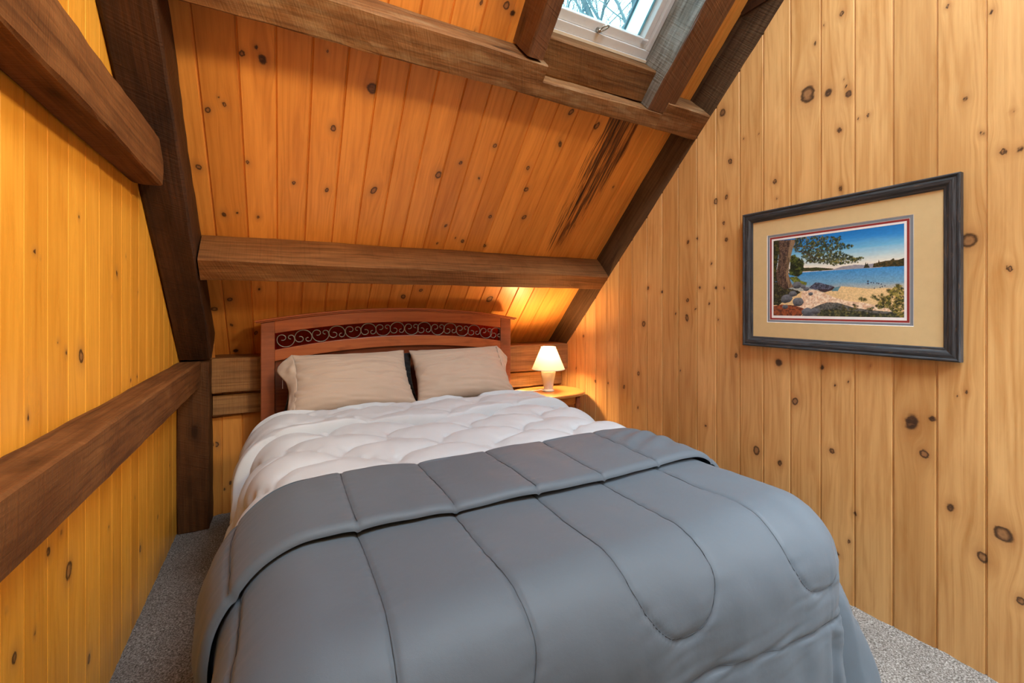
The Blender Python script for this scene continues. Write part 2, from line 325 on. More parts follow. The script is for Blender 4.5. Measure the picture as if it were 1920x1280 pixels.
# ------------------------------------------------------------------ timbers
def timber(name, start, axis, au, av, stations, sec, mat, label, ch=.006, jit=.0016, cat='beam', seed=1):
    """sec(l) -> (u0,u1,v0,v1); a sawn timber with eased arrises and a slightly uneven surface"""
    r = np.random.RandomState(seed); start = np.asarray(start, float); axis, au, av = (np.asarray(a, float) for a in (axis, au, av))
    secs = []; tcs = []; o = r.uniform(0, 20, 3)
    for l in stations:
        u0, u1, v0, v1 = sec(l); m = 4
        loop = []
        for (ua, va), (ub, vb) in (((u0 + ch, v0), (u1 - ch, v0)), ((u1, v0 + ch), (u1, v1 - ch)), ((u1 - ch, v1), (u0 + ch, v1)), ((u0, v1 - ch), (u0, v0 + ch))):
            for k in range(m): loop.append((ua + (ub - ua) * k / (m - 1), va + (vb - va) * k / (m - 1)))
        loop = np.array(loop)
        j = r.uniform(-jit, jit, loop.shape) + .0015 * np.sin(l * 7 + np.arange(len(loop)))[:, None]
        lj = loop + j
        secs.append(start + l * axis + lj[:, :1] * au + lj[:, 1:] * av)
        tcs.append(np.concatenate([np.full((len(loop), 1), l), loop], 1) + o)
    V, F = loft(secs)
    if np.cross(au, av) @ axis < 0: F = [tuple(reversed(f)) for f in F]
    ob = obj(name, V, F, mat, attrs={'tc': ('FLOAT_VECTOR', np.concatenate(tcs))})
    tag(ob, label, cat); return recentre(ob)
def stn(a, b, step=.07, extra=()): return sorted(list(np.linspace(a, b, max(2, int((b - a) / step)))) + list(extra))
rect = lambda *q: (lambda l: q)
X_, Y_, Z_ = V3(1, 0, 0), V3(0, 1, 0), V3(0, 0, 1)

timber('timber_post', (0, 0, 0), Z_, X_, Y_, stn(-.003, .903), rect(XL + .003, -.341, 2.90, 3.055), T_POST, 'dark squared corner post standing on the carpet under the leaning rafter', cat='post', seed=2)
timber('principal_rafter', (0, 0, 0), TV, X_, NV, stn(-1.475, S_TOP), lambda l: (XL + .003, -.337 + .001 * math.sin(l * 3), DU, DB + .02), T_DARK,
       'massive near-black sloping rafter against the left wall, above the corner post', ch=.008, jit=.0016, cat='rafter', seed=3)
timber('wall_rail', (0, 0, 0), Y_, X_, Z_, stn(-.8, 2.897), rect(XL + .003, -.379, .772, .909), T_MID, 'long brown timber rail across the left wall at waist height', seed=4)
timber('wall_brace', (0, 0, 0), Y_, X_, Z_, stn(-.8, 2.10), rect(XL + .003, -.392, 1.66, 1.82), T_MID, 'heavy brown beam high on the left wall running into the leaning rafter', seed=5)
timber('lower_purlin', (0, 0, 0), X_, TV, NV, stn(-.332, XR - .002), rect(-.882, -.756, DU, DB - .001), T_PUR, 'horizontal brown purlin on the sloping ceiling just above the headboard', cat='purlin', seed=6)
def upsec(x):
    t = (x + .336) / 2.4
    return (.291 - .027 * t, (.351 if 1.018 < x < 1.738 else .424 - .018 * t), DU, DB - .001)
timber('upper_purlin', (0, 0, 0), X_, TV, NV, stn(-.332, XR - .002, .07, (1.0179, 1.0185, 1.7375, 1.7381)), upsec, T_UPP,
       'horizontal purlin with a long notch cut under the skylight', cat='purlin', seed=7)
timber('left_trimmer', (0, 0, 0), TV, X_, NV, stn(.424, S_TOP), rect(.912, .988, DU + .004, 3.0), T_TRIM, 'reddish brown trimmer timber on the left side of the skylight', cat='rafter', seed=8).name = 'skylight_trimmer'
_t = timber('skylight_trimmer', (0, 0, 0), TV, X_, NV, stn(.3525, S_TOP), rect(1.640, 1.792, DU + .006, 3.0), T_TRIM, 'weathered grey trimmer timber on the right side of the skylight', cat='rafter', seed=9)
_t.data.materials.append(T_GREY)
for _p in _t.data.polygons:
    if len(_p.vertices) == 4 and _p.index % 16 in (12, 13, 14): _p.material_index = 1
timber('skylight_header', (0, 0, 0), X_, TV, NV, stn(.990, 1.638), rect(.3535, .505, 2.80, 2.93), T_HEAD, 'short brown header board under the bottom edge of the skylight', seed=10)
timber('wall_rafter', (0, 0, 0), TV, X_, NV, stn(-1.75, S_TOP), rect(XR - .003, XR + .12, DU, DB + .02), T_RAFT, 'dark sloping rafter set flush into the right wall where it meets the ceiling', ch=.002, cat='rafter', seed=11)
timber('tie_beam', (0, 0, 0), Y_, X_, Z_, stn(-.8, 1.43), rect(XR - .008, XR + .1, 2.652, 2.80), T_DARK, 'dark horizontal tie beam at the very top of the right wall', seed=12)
_d = V3(2.05 + .339, 2.945 - 3.0, 0); _L = np.linalg.norm(_d); _d /= _L; _nn = V3(-_d[1], _d[0], 0)
timber('sill_beam', (-.339, 3.0, 0), _d, _nn, Z_, stn(-.143, _L - .003, .07, (-.0035, -.003)), lambda l: (.065 if l < -.0032 else 0, .34, .712, .911), T_SILL, 'thick brown timber along the low wall behind the headboard and lamp', seed=13)
timber('ledger_beam', (-.339, 3.03, 0), X_, Y_, Z_, stn(0.0, 2.386), rect(0, .036, .578, .695), T_SILL, 'narrower brown timber under the thick wall timber, behind the nightstand', seed=14)

# ------------------------------------------------------------------ skylight
W_WHITE = plain('window_white', (.55, .53, .50), .35)
W_EDGE = plain('window_cream', (.70, .62, .48), .5)
W_CLAD = plain('window_cladding', (.88, .92, .94), .4)
W_GASK = plain('window_gasket', (.05, .08, .09), .6)
g = G('window_glass'); tr = g.n('ShaderNodeBsdfTransparent'); tr.inputs[0].default_value = (.74, .95, 1, 1); gl = g.n('ShaderNodeBsdfGlossy'); gl.inputs['Roughness'].default_value = .02
mx = g.n('ShaderNodeMixShader'); fr = g.n('ShaderNodeFresnel'); fr.inputs[0].default_value = 1.45; g.l(fr.outputs[0], mx.inputs[0]); g.l(tr.outputs[0], mx.inputs[1]); g.l(gl.outputs[0], mx.inputs[2]); g.l(mx.outputs[0], g.out.inputs[0]); GLASS = g.m
METAL = plain('brushed_metal', (.45, .42, .37), .3, .5, Metallic=1.0)
win = thing('window_1', tuple(P(1.315, .51, 2.92)), None, None, kind='structure')
S0, S1, WX0, WX1 = .507, 1.70, .992, 1.637
V, F = join(sbox(WX0, WX1, S0, S0 + .012, 2.912, 2.96), sbox(WX0, WX1, S0 + .0125, S0 + .05, 2.918, 2.975), sbox(WX0, WX0 + .04, S0 + .05, S1, 2.918, 2.975), sbox(WX1 - .022, WX1, S0 + .05, S1, 2.918, 2.975), sbox(WX0, WX1, S1 - .06, S1, 2.918, 2.975))
bevel(obj('window_frame', V, F, W_WHITE, win), .002)
V, F = sbox(WX0 - .003, WX1 + .003, .42, .52, 2.934, 3.0); obj('window_leak_block', V, F, W_WHITE, win)  # hidden block, added to stop sky light leaking in under the frame
V, F = sbox(WX0, WX1, S0 - .001, S0 + .011, 2.909, 2.9115)
obj('window_trim', V, F, W_EDGE, win)
V, F = join(sbox(WX0 + .04, WX1 - .022, S0 + .05, S0 + .092, 2.936, 3.0), sbox(WX0 + .04, WX0 + .07, S0 + .09, S1 - .06, 2.936, 3.0), sbox(WX1 - .05, WX1 - .022, S0 + .09, S1 - .06, 2.94, 3.0), sbox(WX0 + .04, WX1 - .022, S1 - .1, S1 - .06, 2.936, 3.0))
sash = bevel(obj('window_sash', V, F, W_WHITE, win), .003)
V, F = sbox(WX0 + .06, WX1 - .04, S0 + .08, S1 - .09, 2.985, 2.989); obj('window_pane', V, F, GLASS, win)
V, F = join(sbox(WX1 - .062, WX1 - .04, S0 + .02, S1, 2.99, 3.10), sbox(WX0 + .04, WX0 + .062, S0 + .02, S1, 2.99, 3.10))
obj('window_cladding', V, F, W_CLAD, win)
V, F = join(sbox(WX1 - .076, WX1 - .04, S0 + .02, S1, 3.10, 3.114), sbox(WX0 + .04, WX0 + .076, S0 + .02, S1, 3.10, 3.114)); obj('window_gasket', V, F, W_GASK, win)
hc = P(1.31, S0 + .062, 2.93)
kv = tube([hc, hc - .018 * NV, hc - .024 * NV], [.011, .010, .007], 14)
hr = [hc - .024 * NV + V3(.004, 0, 0) + .019 * (math.cos(t) * (X_ * .9 + TV * .45) + math.sin(t) * (TV * .8 - NV * .6)) * (1 + .12 * math.cos(3 * t)) + .022 * (X_ * .55 + TV * .75) for t in np.linspace(0, 2 * PI, 30)]
V, F = join(kv, tube(hr, .0035, 8)); obj('window_latch', V, F, METAL, win, smooth=True)
V, F = sbox(WX1 - .06, WX1 - .035, S0 + .072, S0 + .086, 2.929, 2.937); obj('window_clip', V, F, plain('clip_grey', (.42, .41, .40), .5), win)
V, F = sbox(WX0, WX1, S1 + .001, S1 + .05, 2.80, 3.0); _o = obj('window_head', V, F, T_HEAD, win, attrs={'tc': ('FLOAT_VECTOR', V)})

# ------------------------------------------------------------------ bare trees beyond the skylight
g = G('bark'); v = g.obj(); f = g.noise(v, 9, 4)
g.bsdf(g.mix(f, (.045, .065, .07), (.13, .165, .17)), .9, .1, g.bump(f, .02, .5)); BARK = g.m
def tree(base, h, lean, seed, label, r0=.16, spread=.55):
    r = random.Random(seed); parts = []
    def grow(p, d, L, rad, lev):
        n = 6; pts = [p]; dd = d.copy(); w_ = .05 if lev == 0 else .2
        for i in range(n):
            dd = dd + V3(*(r.uniform(-w_, w_) for _ in range(3))) + V3(0, 0, .04); dd /= np.linalg.norm(dd)
            pts.append(pts[-1] + dd * L / n)
        parts.append(tube(pts, np.linspace(rad, rad * .62, n + 1), 6 if lev < 2 else 4))
        if lev >= 5: return
        k = 7 if lev == 0 else (5 if lev == 1 else (4 if lev < 4 else 2))
        for i in range(k):
            t = 1. if i == 0 else r.uniform(.55 if lev == 0 else .25, .98); a = pts[min(n, max(1, int(round(t * n))))]
            ax = V3(*(r.uniform(-1, 1) for _ in range(3))); ax -= dd * (ax @ dd); ax /= np.linalg.norm(ax)
            nd = dd + ax * r.uniform(.4, 1.) * spread * (1.3 if i else .7); nd /= np.linalg.norm(nd)
            grow(a, nd, L * r.uniform(.38, .6) * (.75 if lev == 0 else 1.15), max(.0065, rad * .55 * r.uniform(.55, 1)), lev + 1)
    d = V3(lean[0], lean[1], 1); d /= np.linalg.norm(d)
    grow(V3(*base), d, h, r0, 0)
    V, F = join(*parts); o = obj('bare_tree', V, F, BARK, smooth=True); tag(o, label, 'tree'); recentre(o)
tree((6.95, 7.1, -3), 11.5, (.01, .0), 11, 'bare leafless tree with the thickest trunk, at the right of the skylight view', .20)
tree((7.7, 9.9, -3), 9.6, (-.02, 0), 23, 'thin bare tree whose twigs fill the middle of the skylight view', .10)
tree((5.6, 8.6, -3), 8.2, (.0, .0), 37, 'bare tree whose fine branches reach in at the upper left of the skylight', .08)

# ------------------------------------------------------------------ bed: headboard with iron scrollwork, rails, mattress
def cherry(name, c1, c2, rough=.33):
    g = G(name); v = g.obj(); x, y, z = g.sep(v)
    gr = g.noise(g.comb(g.math('MULTIPLY', x, 3.), g.math('MULTIPLY', y, 60.), g.math('MULTIPLY', z, 60.)), 1, 4, .6)
    bl = g.noise(g.comb(g.math('MULTIPLY', x, 4.), g.math('MULTIPLY', y, 4.), g.math('MULTIPLY', z, 9.)), 1, 3, .6)
    c = g.mix(g.rng(gr, .3, .75, 0, 1), c1, c2); c = g.mix(g.rng(bl, .58, .75, 0, .6), c, tuple(k * .35 for k in c2))
    g.bsdf(c, rough, .45, g.bump(gr, .0008, .3)); return g.m
CH = cherry('cherry_wood', (.38, .105, .03), (.25, .055, .015))
CHV = cherry('cherry_wood_post', (.26, .075, .03), (.19, .05, .018))
CHD = cherry('cherry_panel', (.17, .042, .014), (.09, .02, .008), .25)
IRON = plain('wrought_iron', (.21, .185, .15), .4, .5, Metallic=.6)
bed = thing('bed', (.72, 1.8, 0), 'cherry red wooden bed with arched headboard and iron scrollwork band', 'bed')
HY = 2.862
XC = .70
ztop = lambda x: 1.127 + .071 * (1 - ((x - XC) / .82) ** 2)
otop = lambda x: 1.052 + .057 * (1 - ((x - XC) / .73) ** 2)
obot = lambda x: .957 + .063 * (1 - ((x - XC) / .73) ** 2)
rbot = lambda x: .893 + .061 * (1 - ((x - XC) / .73) ** 2)
def strip(lo, hi, x0, x1, y0, y1, n=48):
    secs = [[(x, y0, lo(x)), (x, y1, lo(x)), (x, y1, hi(x)), (x, y0, hi(x))] for x in np.linspace(x0, x1, n)]
    V, F = loft(secs); return V, [tuple(reversed(f)) for f in F]
cst = lambda c: (lambda x: c)
V, F = strip(cst(.30), lambda x: rbot(x) + .01, -.024, 1.405, HY + .018, HY + .034)
head = obj('headboard', V, F, CHD, bed)
cr = [strip(lambda x: ztop(x) - .010, ztop, -.126, 1.524, HY - .028, HY + .07), strip(lambda x: ztop(x) - .018, lambda x: ztop(x) - .010, -.118, 1.516, HY - .018, HY + .062)]
bevel(obj('crown_rail', *join(*cr), CH, head), .003)
bevel(obj('upper_rail', *strip(otop, lambda x: ztop(x) - .0175, -.026, 1.407, HY, HY + .045), CH, head), .002)
bevel(obj('lower_rail', *strip(rbot, obot, -.026, 1.407, HY, HY + .045), CH, head), .002)
for x0, x1 in ((-.096, -.026), (1.407, 1.488)):
    bevel(obj('headboard_post', *strip(cst(0.0), lambda x: ztop(x) - .0175, x0, x1, HY - .002, HY + .05, 6), CHV, head), .004)
g = G('smoked_red_glass'); tr = g.n('ShaderNodeBsdfTransparent'); tr.inputs[0].default_value = (.88, .33, .14, 1); gl = g.n('ShaderNodeBsdfGlossy'); gl.inputs['Roughness'].default_value = .05; gl.inputs[0].default_value = (.5, .4, .35, 1)
mx = g.n('ShaderNodeMixShader'); mx.inputs[0].default_value = .025; g.l(tr.outputs[0], mx.inputs[1]); g.l(gl.outputs[0], mx.inputs[2]); g.l(mx.outputs[0], g.out.inputs[0])
obj('smoked_panel', *strip(lambda x: obot(x) - .004, lambda x: otop(x) + .004, -.03, 1.411, HY + .03, HY + .034), g.m, head)
def scroll(cx, cz, flip, sc):
    R = .0445; r1, r2 = .024, .0165; pts = []
    a0, a1 = math.radians(152), math.radians(388)
    c1 = V3(math.cos(a0), math.sin(a0), 0) * (R - r1); c2 = V3(math.cos(a1), math.sin(a1), 0) * (R - r2)
    for t in np.linspace(1, 0, 26): pts.append(c1 + r1 * (1 - .5 * t) * V3(math.cos(a0 - t * 4.6), math.sin(a0 - t * 4.6), 0))
    for t in np.linspace(0, 1, 40)[1:]: a = a0 + (a1 - a0) * t; pts.append(R * V3(math.cos(a), math.sin(a), 0))
    for t in np.linspace(0, 1, 22)[1:]: pts.append(c2 + r2 * (1 - .45 * t) * V3(math.cos(a1 + t * 4.4), math.sin(a1 + t * 4.4), 0))
    pts = np.array(pts)
    if flip: pts[:, 1] *= -1
    return tube(np.stack([cx + pts[:, 0] * sc * 1.02, np.full(len(pts), HY + .012), cz + pts[:, 1] * sc * .92], -1), .0028, 7)
sx = [0.03, 0.122, 0.215, 0.307, 0.4, 0.491, 0.581, 0.67, 0.764, 0.848, 0.942, 1.029, 1.118, 1.204, 1.298, 1.376]
for i, x in enumerate(sx):
    obj('iron_scroll', *scroll(x, (otop(x) + obot(x)) / 2, i % 2 == 1, 1.0), IRON, head, smooth=True)
for x0, x1 in ((-.075, -.045), (1.437, 1.467)): bevel(obj('side_rail', *box((x0, .86, .22), (x1, HY - .003, .38)), CHD, bed), .004)
for x0 in (-.085, 1.407):
    bevel(obj('bed_leg', *box((x0, .84, 0), (x0 + .06, .90, .36)), CHD, bed), .004)
obj('bed_slats', *box((-.045, .86, .24), (1.437, HY - .003, .27)), CHD, bed)
C_MATT = cloth_mat('mattress_fabric', (.55, .5, .44)); 
def rbox(x0, x1, y0, y1, z0, z1, rr=.06, n=6):
    a = np.linspace(0, PI / 2, n); secs = []
    zs = [(z0 + rr * .6 * (1 - math.sin(t)), rr * .6 * (1 - math.cos(t))) for t in a[::-1]][::-1]
    prof = [(z0, .02), (z0 + .02, 0), (z1 - .05, 0), (z1 - .025, .008), (z1 - .008, .025), (z1, .05), (z1 + .003, .2)]
    for z, ins in prof:
        loop = []
        for cx, cy, t0 in ((x1, y1, 0), (x0, y1, PI / 2), (x0, y0, PI), (x1, y0, 1.5 * PI)):
            sxn = 1 if cx == x1 else -1; syn = 1 if cy == y1 else -1
            for t in np.linspace(t0, t0 + PI / 2, n): loop.append((cx - sxn * (rr + ins) + rr * math.cos(t), cy - syn * (rr + ins) + rr * math.sin(t), z))
        secs.append(loop)
    return loft(secs)
mt = obj('mattress', *rbox(-.035, 1.43, .88, 2.85, .272, .585), C_MATT, smooth=True)
tag(mt, 'thick mattress lying on the bed beneath the comforters', 'mattress'); recentre(mt)

# ------------------------------------------------------------------ bedding
def drape(X, Y, h, xl, xr, yf, top, R, flare, bulge=None):
    """lay the cloth point (X,Y) over a box with rounded edges; beyond an edge it hangs down"""
    sxn = np.where(X > xr, 1., np.where(X < xl, -1., 0.)); a = np.where(X > xr, X - xr, np.where(X < xl, xl - X, 0.)); b = np.maximum(yf - Y, 0)
    r = np.hypot(a, b); phi = np.arctan2(b, a); th = np.minimum(r / R, PI / 2); L = np.maximum(r - R * PI / 2, 0); Rh = R + h
    fl = flare(sxn, phi, X, Y, L)
    off = Rh * np.sin(th) + fl * L
    if bulge is not None: off = off + bulge(sxn, phi, r, X, Y)
    drop = Rh * (1 - np.cos(th)) + L * np.sqrt(np.clip(1 - fl * fl, .2, 1))
    x = np.clip(X, xl, xr) + sxn * np.cos(phi) * off; y = np.maximum(Y, yf) - np.sin(phi) * off; z = top + h - drop
    return np.stack([x, y, np.maximum(z, .012 + .25 * np.maximum(h, 0) + .004 * vn(X * 20, Y * 20))], -1), r, phi, sxn, L

G_COL = (.100, .126, .150)
C_GREY = cloth_mat('grey_comforter_cloth', G_COL, .55, .06, 1200, .05, .35)
C_WHITE = cloth_mat('white_comforter_cloth', (.48, .505, .525), .8, .1, 900, .04)
C_TAUPE = cloth_mat('taupe_pillowcase', (.43, .33, .25), .8, .2, 1000, .05)
C_BLACK = cloth_mat('black_pillow_cloth', (.012, .010, .010), .85, .1, 900, .1)

# grey comforter, its head end folded back over itself
def grey():
    xl, xr, yf, top, R = .07, 1.36, .86, .60, .15; OV = .60; YF, YH = 1.53, 1.165
    step = .0065
    xs = np.arange(xl - OV, xr + OV + .001, step)
    rows = []                                     # (Y, extra height, is band)
    HB, HM = .056, .024
    for t in np.linspace(0, 1, 9): rows.append((YH + .026 * (1 - math.cos(t * PI / 2)) - .014, HM + .012 + (HB - HM - .012) * math.sin(t * PI / 2), 1.))
    for y in np.arange(YH + .02, YF, step): rows.append((y, HB, 1.))
    for t in np.linspace(0, 1, 8): a = t * PI; rows.append((YF + .022 * math.sin(a), (HB + HM) / 2 + (HB - HM) / 2 * math.cos(a), .5))
    ylo = yf - OV
    for y in np.arange(YF - step, ylo, -step): rows.append((y, HM, 0.))
    rows.append((ylo, HM, 0.)); rows.append((ylo - .006, HM - .008, 0.)); rows.append((ylo - .003, HM - .018, 0.)); rows.append((ylo + .03, HM - .02, 0.))
    rows = np.array(rows); Y = np.repeat(rows[:, :1], len(xs), 1); H = np.repeat(rows[:, 1:2], len(xs), 1); Bd = np.repeat(rows[:, 2:], len(xs), 1)
    X = np.repeat(xs[None], len(rows), 0)
    # hems at the two sides curl under
    H[:, 0] -= .02; H[:, 1] -= .008; H[:, -1] -= .02; H[:, -2] -= .008
    # the folded edge and its hem wander a little
    Y = Y + Bd * (.008 * np.sin(X * 5 + 1) + .012 * vn(X * 4, 3.3 + 0 * X, 1)) * (.4 + .6 * sm(YH - .05, YH + .06, YF - Y + YH))
    Yc = Y
    # stitching: long U channels, plus a border seam round the foot
    ds = np.full(X.shape, 9.)
    for xc in (-.2085, .302, .8125, 1.3225, 1.8325):
        rad = .1275 + .004 * np.sin(Y * 9 + xc * 7); yc = .742 + .02 * math.sin(xc * 9)
        ds = np.minimum(ds, np.where(Y >= yc, np.abs(np.abs(X - xc) - rad), np.abs(np.hypot(X - xc, Y - yc) - rad)))
    a = np.where(X > xr, X - xr, np.where(X < xl, xl - X, 0)); b = np.maximum(yf - Y, 0); rr = np.hypot(a, b)
    db = np.where((b > .05) | (X > xr), np.abs(rr - .345 - .02 * np.sin(X * 6)), 9.); db = np.where(Bd > .2, 9., db)
    ds = np.minimum(ds, db)
    Hx = .0045 * (1 - np.exp(-ds / .03)) - .0045 * np.exp(-(ds / .005) ** 2)
    pk = np.exp(-ds / .03)                        # puckers running off the stitching
    side = sm(.12, .3, rr)
    Hx += pk * (.0018 + .004 * side) * vn(X * 10 + Y * 30, Y * 60 - X * 12, 3)
    # soft unevenness and drawn folds
    Hx += .006 * vn(X * 5, Y * 5, 0) + .002 * vn(X * 16 + Y * 6, Y * 9, 1)
    Hx += (1 - Bd) * .007 * sm(.1, .35, b) * vn(X * 18, Y * 3.0, 2)
    Hx += .006 * side * vn(Y * 14 + X * 3, X * 3.5, 4) * (a > 0)
    # wrinkles gathered at the right end of the fold
    gth = np.exp(-((X - 1.34) / .14) ** 2) * np.exp(-((Y - 1.36) / .12) ** 2)
    Hx += Bd * gth * (  .006 * np.sin((Y - X * .55) * 60 + 2 * vn(X * 8, Y * 8)) + .008)
    # the band presses down toward its hem in places
    Hx += np.where(Bd > .7, .006 * vn(X * 6 + 2, Y * 2, 5), 0)
    H = H + Hx
    def flare(sxn, phi, X, Y, L):
        d = np.degrees(phi)
        f = np.interp(d, [0, 12, 33, 42, 52, 62, 75, 90], [.06, .16, .36, .22, -.14, -.05, .07, .01])
        fl = np.where(sxn > 0, f, np.interp(d, [0, 20, 45, 70, 90], [.05, .16, .26, .14, .01]))
        fl = np.where(sxn == 0, .01 + .05 * vn(X * 5, 0 * X, 2) * sm(.05, .3, L), fl)
        return fl + np.where((phi < .05) & (sxn != 0), .05 * vn(Y * 6, 0 * Y, 3), 0)
    def bulge(sxn, phi, r, X, Y):
        w = np.where(sxn < 0, 1., .2)
        return w * sm(.5, 0, phi) * .035 * np.exp(-((r - .30) / .11) ** 2) * (.6 + .8 * sm(1.1, 1.45, Y))
    Pn, r, phi, sxn, L = drape(X, Y, H, xl, xr, yf, top, R, flare, bulge)
    sw = np.exp(-(ds / .0042) ** 2)
    i0 = int(np.argmax(Bd[:, 0] == 0)); ib = 9
    def at(x, y, band):
        c = np.clip((x - xs[0]) / step, 0, len(xs) - 1.001); r_ = np.clip(i0 + (YF - step - y) / step, i0, len(rows) - 6) if not band else np.clip(ib + (y - YH - .02) / step, 0, i0 - 9)
        c0 = np.floor(c).astype(int); r0 = np.floor(r_).astype(int); fc = (c - c0)[:, None]; fr = (r_ - r0)[:, None]
        q = (Pn[r0, c0] * (1 - fc) + Pn[r0, c0 + 1] * fc) * (1 - fr) + (Pn[r0 + 1, c0] * (1 - fc) + Pn[r0 + 1, c0 + 1] * fc) * fr
        return q + V3(0, 0, .0004)
    st = []
    for xc in (-.2085, .302, .8125, 1.3225):
        yc = .742 + .02 * math.sin(xc * 9); yl = np.linspace(YF - .02, yc, 90); w = .1275 + .004 * np.sin(yl * 9 + xc * 7); a_ = np.linspace(0, PI, 60); w2 = .1275 + .004 * np.sin((yc - .1275 * np.sin(a_)) * 9 + xc * 7)
        ux = np.concatenate([xc - w, xc - w2 * np.cos(a_), xc + w[::-1]]); uy = np.concatenate([yl, yc - w2 * np.sin(a_), yl[::-1]])
        k_ = (ux > xs[3]) & (ux < xs[-3]); st.append(tube(at(ux[k_], uy[k_], False), .0011, 5))
        for sg in (-1, 1):
            yb = np.linspace(YH + .002, YF - .004, 50); xb = xc + sg * (.1275 + .004 * np.sin(yb * 9 + xc * 7)); st.append(tube(at(xb, yb, True), .0011, 5))
    xb = np.linspace(xl, xr, 160); rb = .345 + .02 * np.sin(xb * 6); ph_ = np.linspace(PI / 2, 0, 50)[1:]
    bx_ = np.concatenate([xb, xr + rb[-1] * np.cos(ph_)]); by_ = np.concatenate([yf - rb, yf - rb[-1] * np.sin(ph_)])
    for _ in range(3):
        r_ = .345 + .02 * np.sin(bx_[160:] * 6); bx_[160:] = xr + r_ * np.cos(ph_); by_[160:] = yf - r_ * np.sin(ph_)
    st.append(tube(at(bx_, by_, False), .0011, 5))
    o = obj('grey_comforter', Pn, gridf(len(rows), len(xs))[:, ::-1], C_GREY, smooth=True, attrs={'seam': ('FLOAT', sw)})
    tag(o, 'slate grey quilted comforter folded back across the foot of the bed', 'comforter'); recentre(o)
    obj('stitching', *join(*st), plain('grey_thread', (.045, .054, .063), .7), o, smooth=True, label='dark quilting thread')
grey()

def white():
    xl, xr, yf, top, R = .045, 1.375, .5, .60, .135; OVL, OVR = .50, .42; YF, YH = 2.45, 2.17
    step = .0085
    xs = np.arange(xl - OVL, xr + OVR + .001, step); rows = []
    HB, HM = .062, .020
    for t in np.linspace(0, 1, 9): rows.append((YH - .016 * math.sin(t * PI / 2) * 0 + .02 * (1 - math.cos(t * PI / 2)) - .012, HM - .026 + (HB - HM + .026) * math.sin(t * PI / 2), 1.))
    for y in np.arange(YH + .016, YF, step): rows.append((y, HB, 1.))
    for t in np.linspace(0, 1, 8): a = t * PI; rows.append((YF + .028 * math.sin(a), (HB + HM) / 2 + (HB - HM) / 2 * math.cos(a), .5))
    for y in np.arange(YF - step, 1.36, -step): rows.append((y, HM, 0.))
    rows = np.array(rows); Y = np.repeat(rows[:, :1], len(xs), 1); H = np.repeat(rows[:, 1:2], len(xs), 1); Bd = np.repeat(rows[:, 2:], len(xs), 1)
    X = np.repeat(xs[None], len(rows), 0)
    H[:, 0] -= .016; H[:, 1] -= .006; H[:, -1] -= .016; H[:, -2] -= .006
    hemw = sm(YF, YH, Y)
    Y = Y + Bd * (hemw * (.040 * np.sin(X * 5.2 + .6) * sm(.0, .3, X) + .018 * vn(X * 9, 0 * X, 1)) + .02 * vn(X * 3.3, 7.7 + 0 * X, 2))
    # at the left the turned-back corner swings toward the foot
    Y = Y - Bd * .10 * sm(.05, -.4, X) * (.5 + .5 * hemw)
    # baffle stitching on staggered curved diamonds
    Yq = np.where(Bd > .7, Y + .13, Y); Xw = X + .02 * np.sin(Yq * 9)
    p = Xw / .40 + Yq / .33; q = Xw / .40 - Yq / .33 + .10 * np.sin(p * 2 * PI)
    dp = np.abs(p - np.round(p)); dq = np.abs(q - np.round(q)); dm = np.minimum(dp, dq)
    puff = np.sqrt(np.clip(np.abs(np.sin(PI * p) * np.sin(PI * q)), 0, 1)) ** .8
    H = H + (.040 * puff * (1 - .5 * Bd) - .004)
    H += np.exp(-dm / .09) * .007 * vn(X * 26 + Y * 18, Y * 30 - X * 14, 3) + .006 * vn(X * 7, Y * 7, 0) + .003 * vn(X * 22, Y * 22, 1)
    H += Bd * .009 * sm(.15, -.15, X) - (1 - Bd) * .012 * sm(.1, -.1, X)
    H -= .06 * sm(1.60, 1.50, Y) * (1 - Bd)
    rrim = np.where(X < xl, xl - X, 0)
    H += (1 - Bd) * sm(.1, .32, rrim) * .022 * np.sin(Y * 46 + 3 * vn(Y * 4, X * 2, 2) - X * 9)     # folds where the side hangs
    # a stitched border near the hem of the turned-back part
    hb = np.abs((X - (xl - OVL)) - .055); sw = np.exp(-(dm / .012) ** 2) * .5 + Bd * np.exp(-(hb / .004) ** 2) * (X < xl)
    H -= Bd * .006 * np.exp(-(hb / .008) ** 2) * (X < xl)
    H += Bd * (X < xl - .2) * .004 * np.sin(Y * 120) * np.exp(-((hb) / .05) ** 2)
    def flare(sxn, phi, X, Y, L): return np.where(sxn < 0, .12 + .10 * vn(Y * 6, 0 * Y, 4), .02)
    Pn, r, phi, sxn, L = drape(X, Y, H, xl, xr, yf, top, R, flare)
    o = obj('white_comforter', Pn, gridf(len(rows), len(xs))[:, ::-1], C_WHITE, smooth=True, attrs={'seam': ('FLOAT', sw * .6)})
    tag(o, 'puffy white quilted comforter turned back below the pillows', 'comforter'); recentre(o)
white()

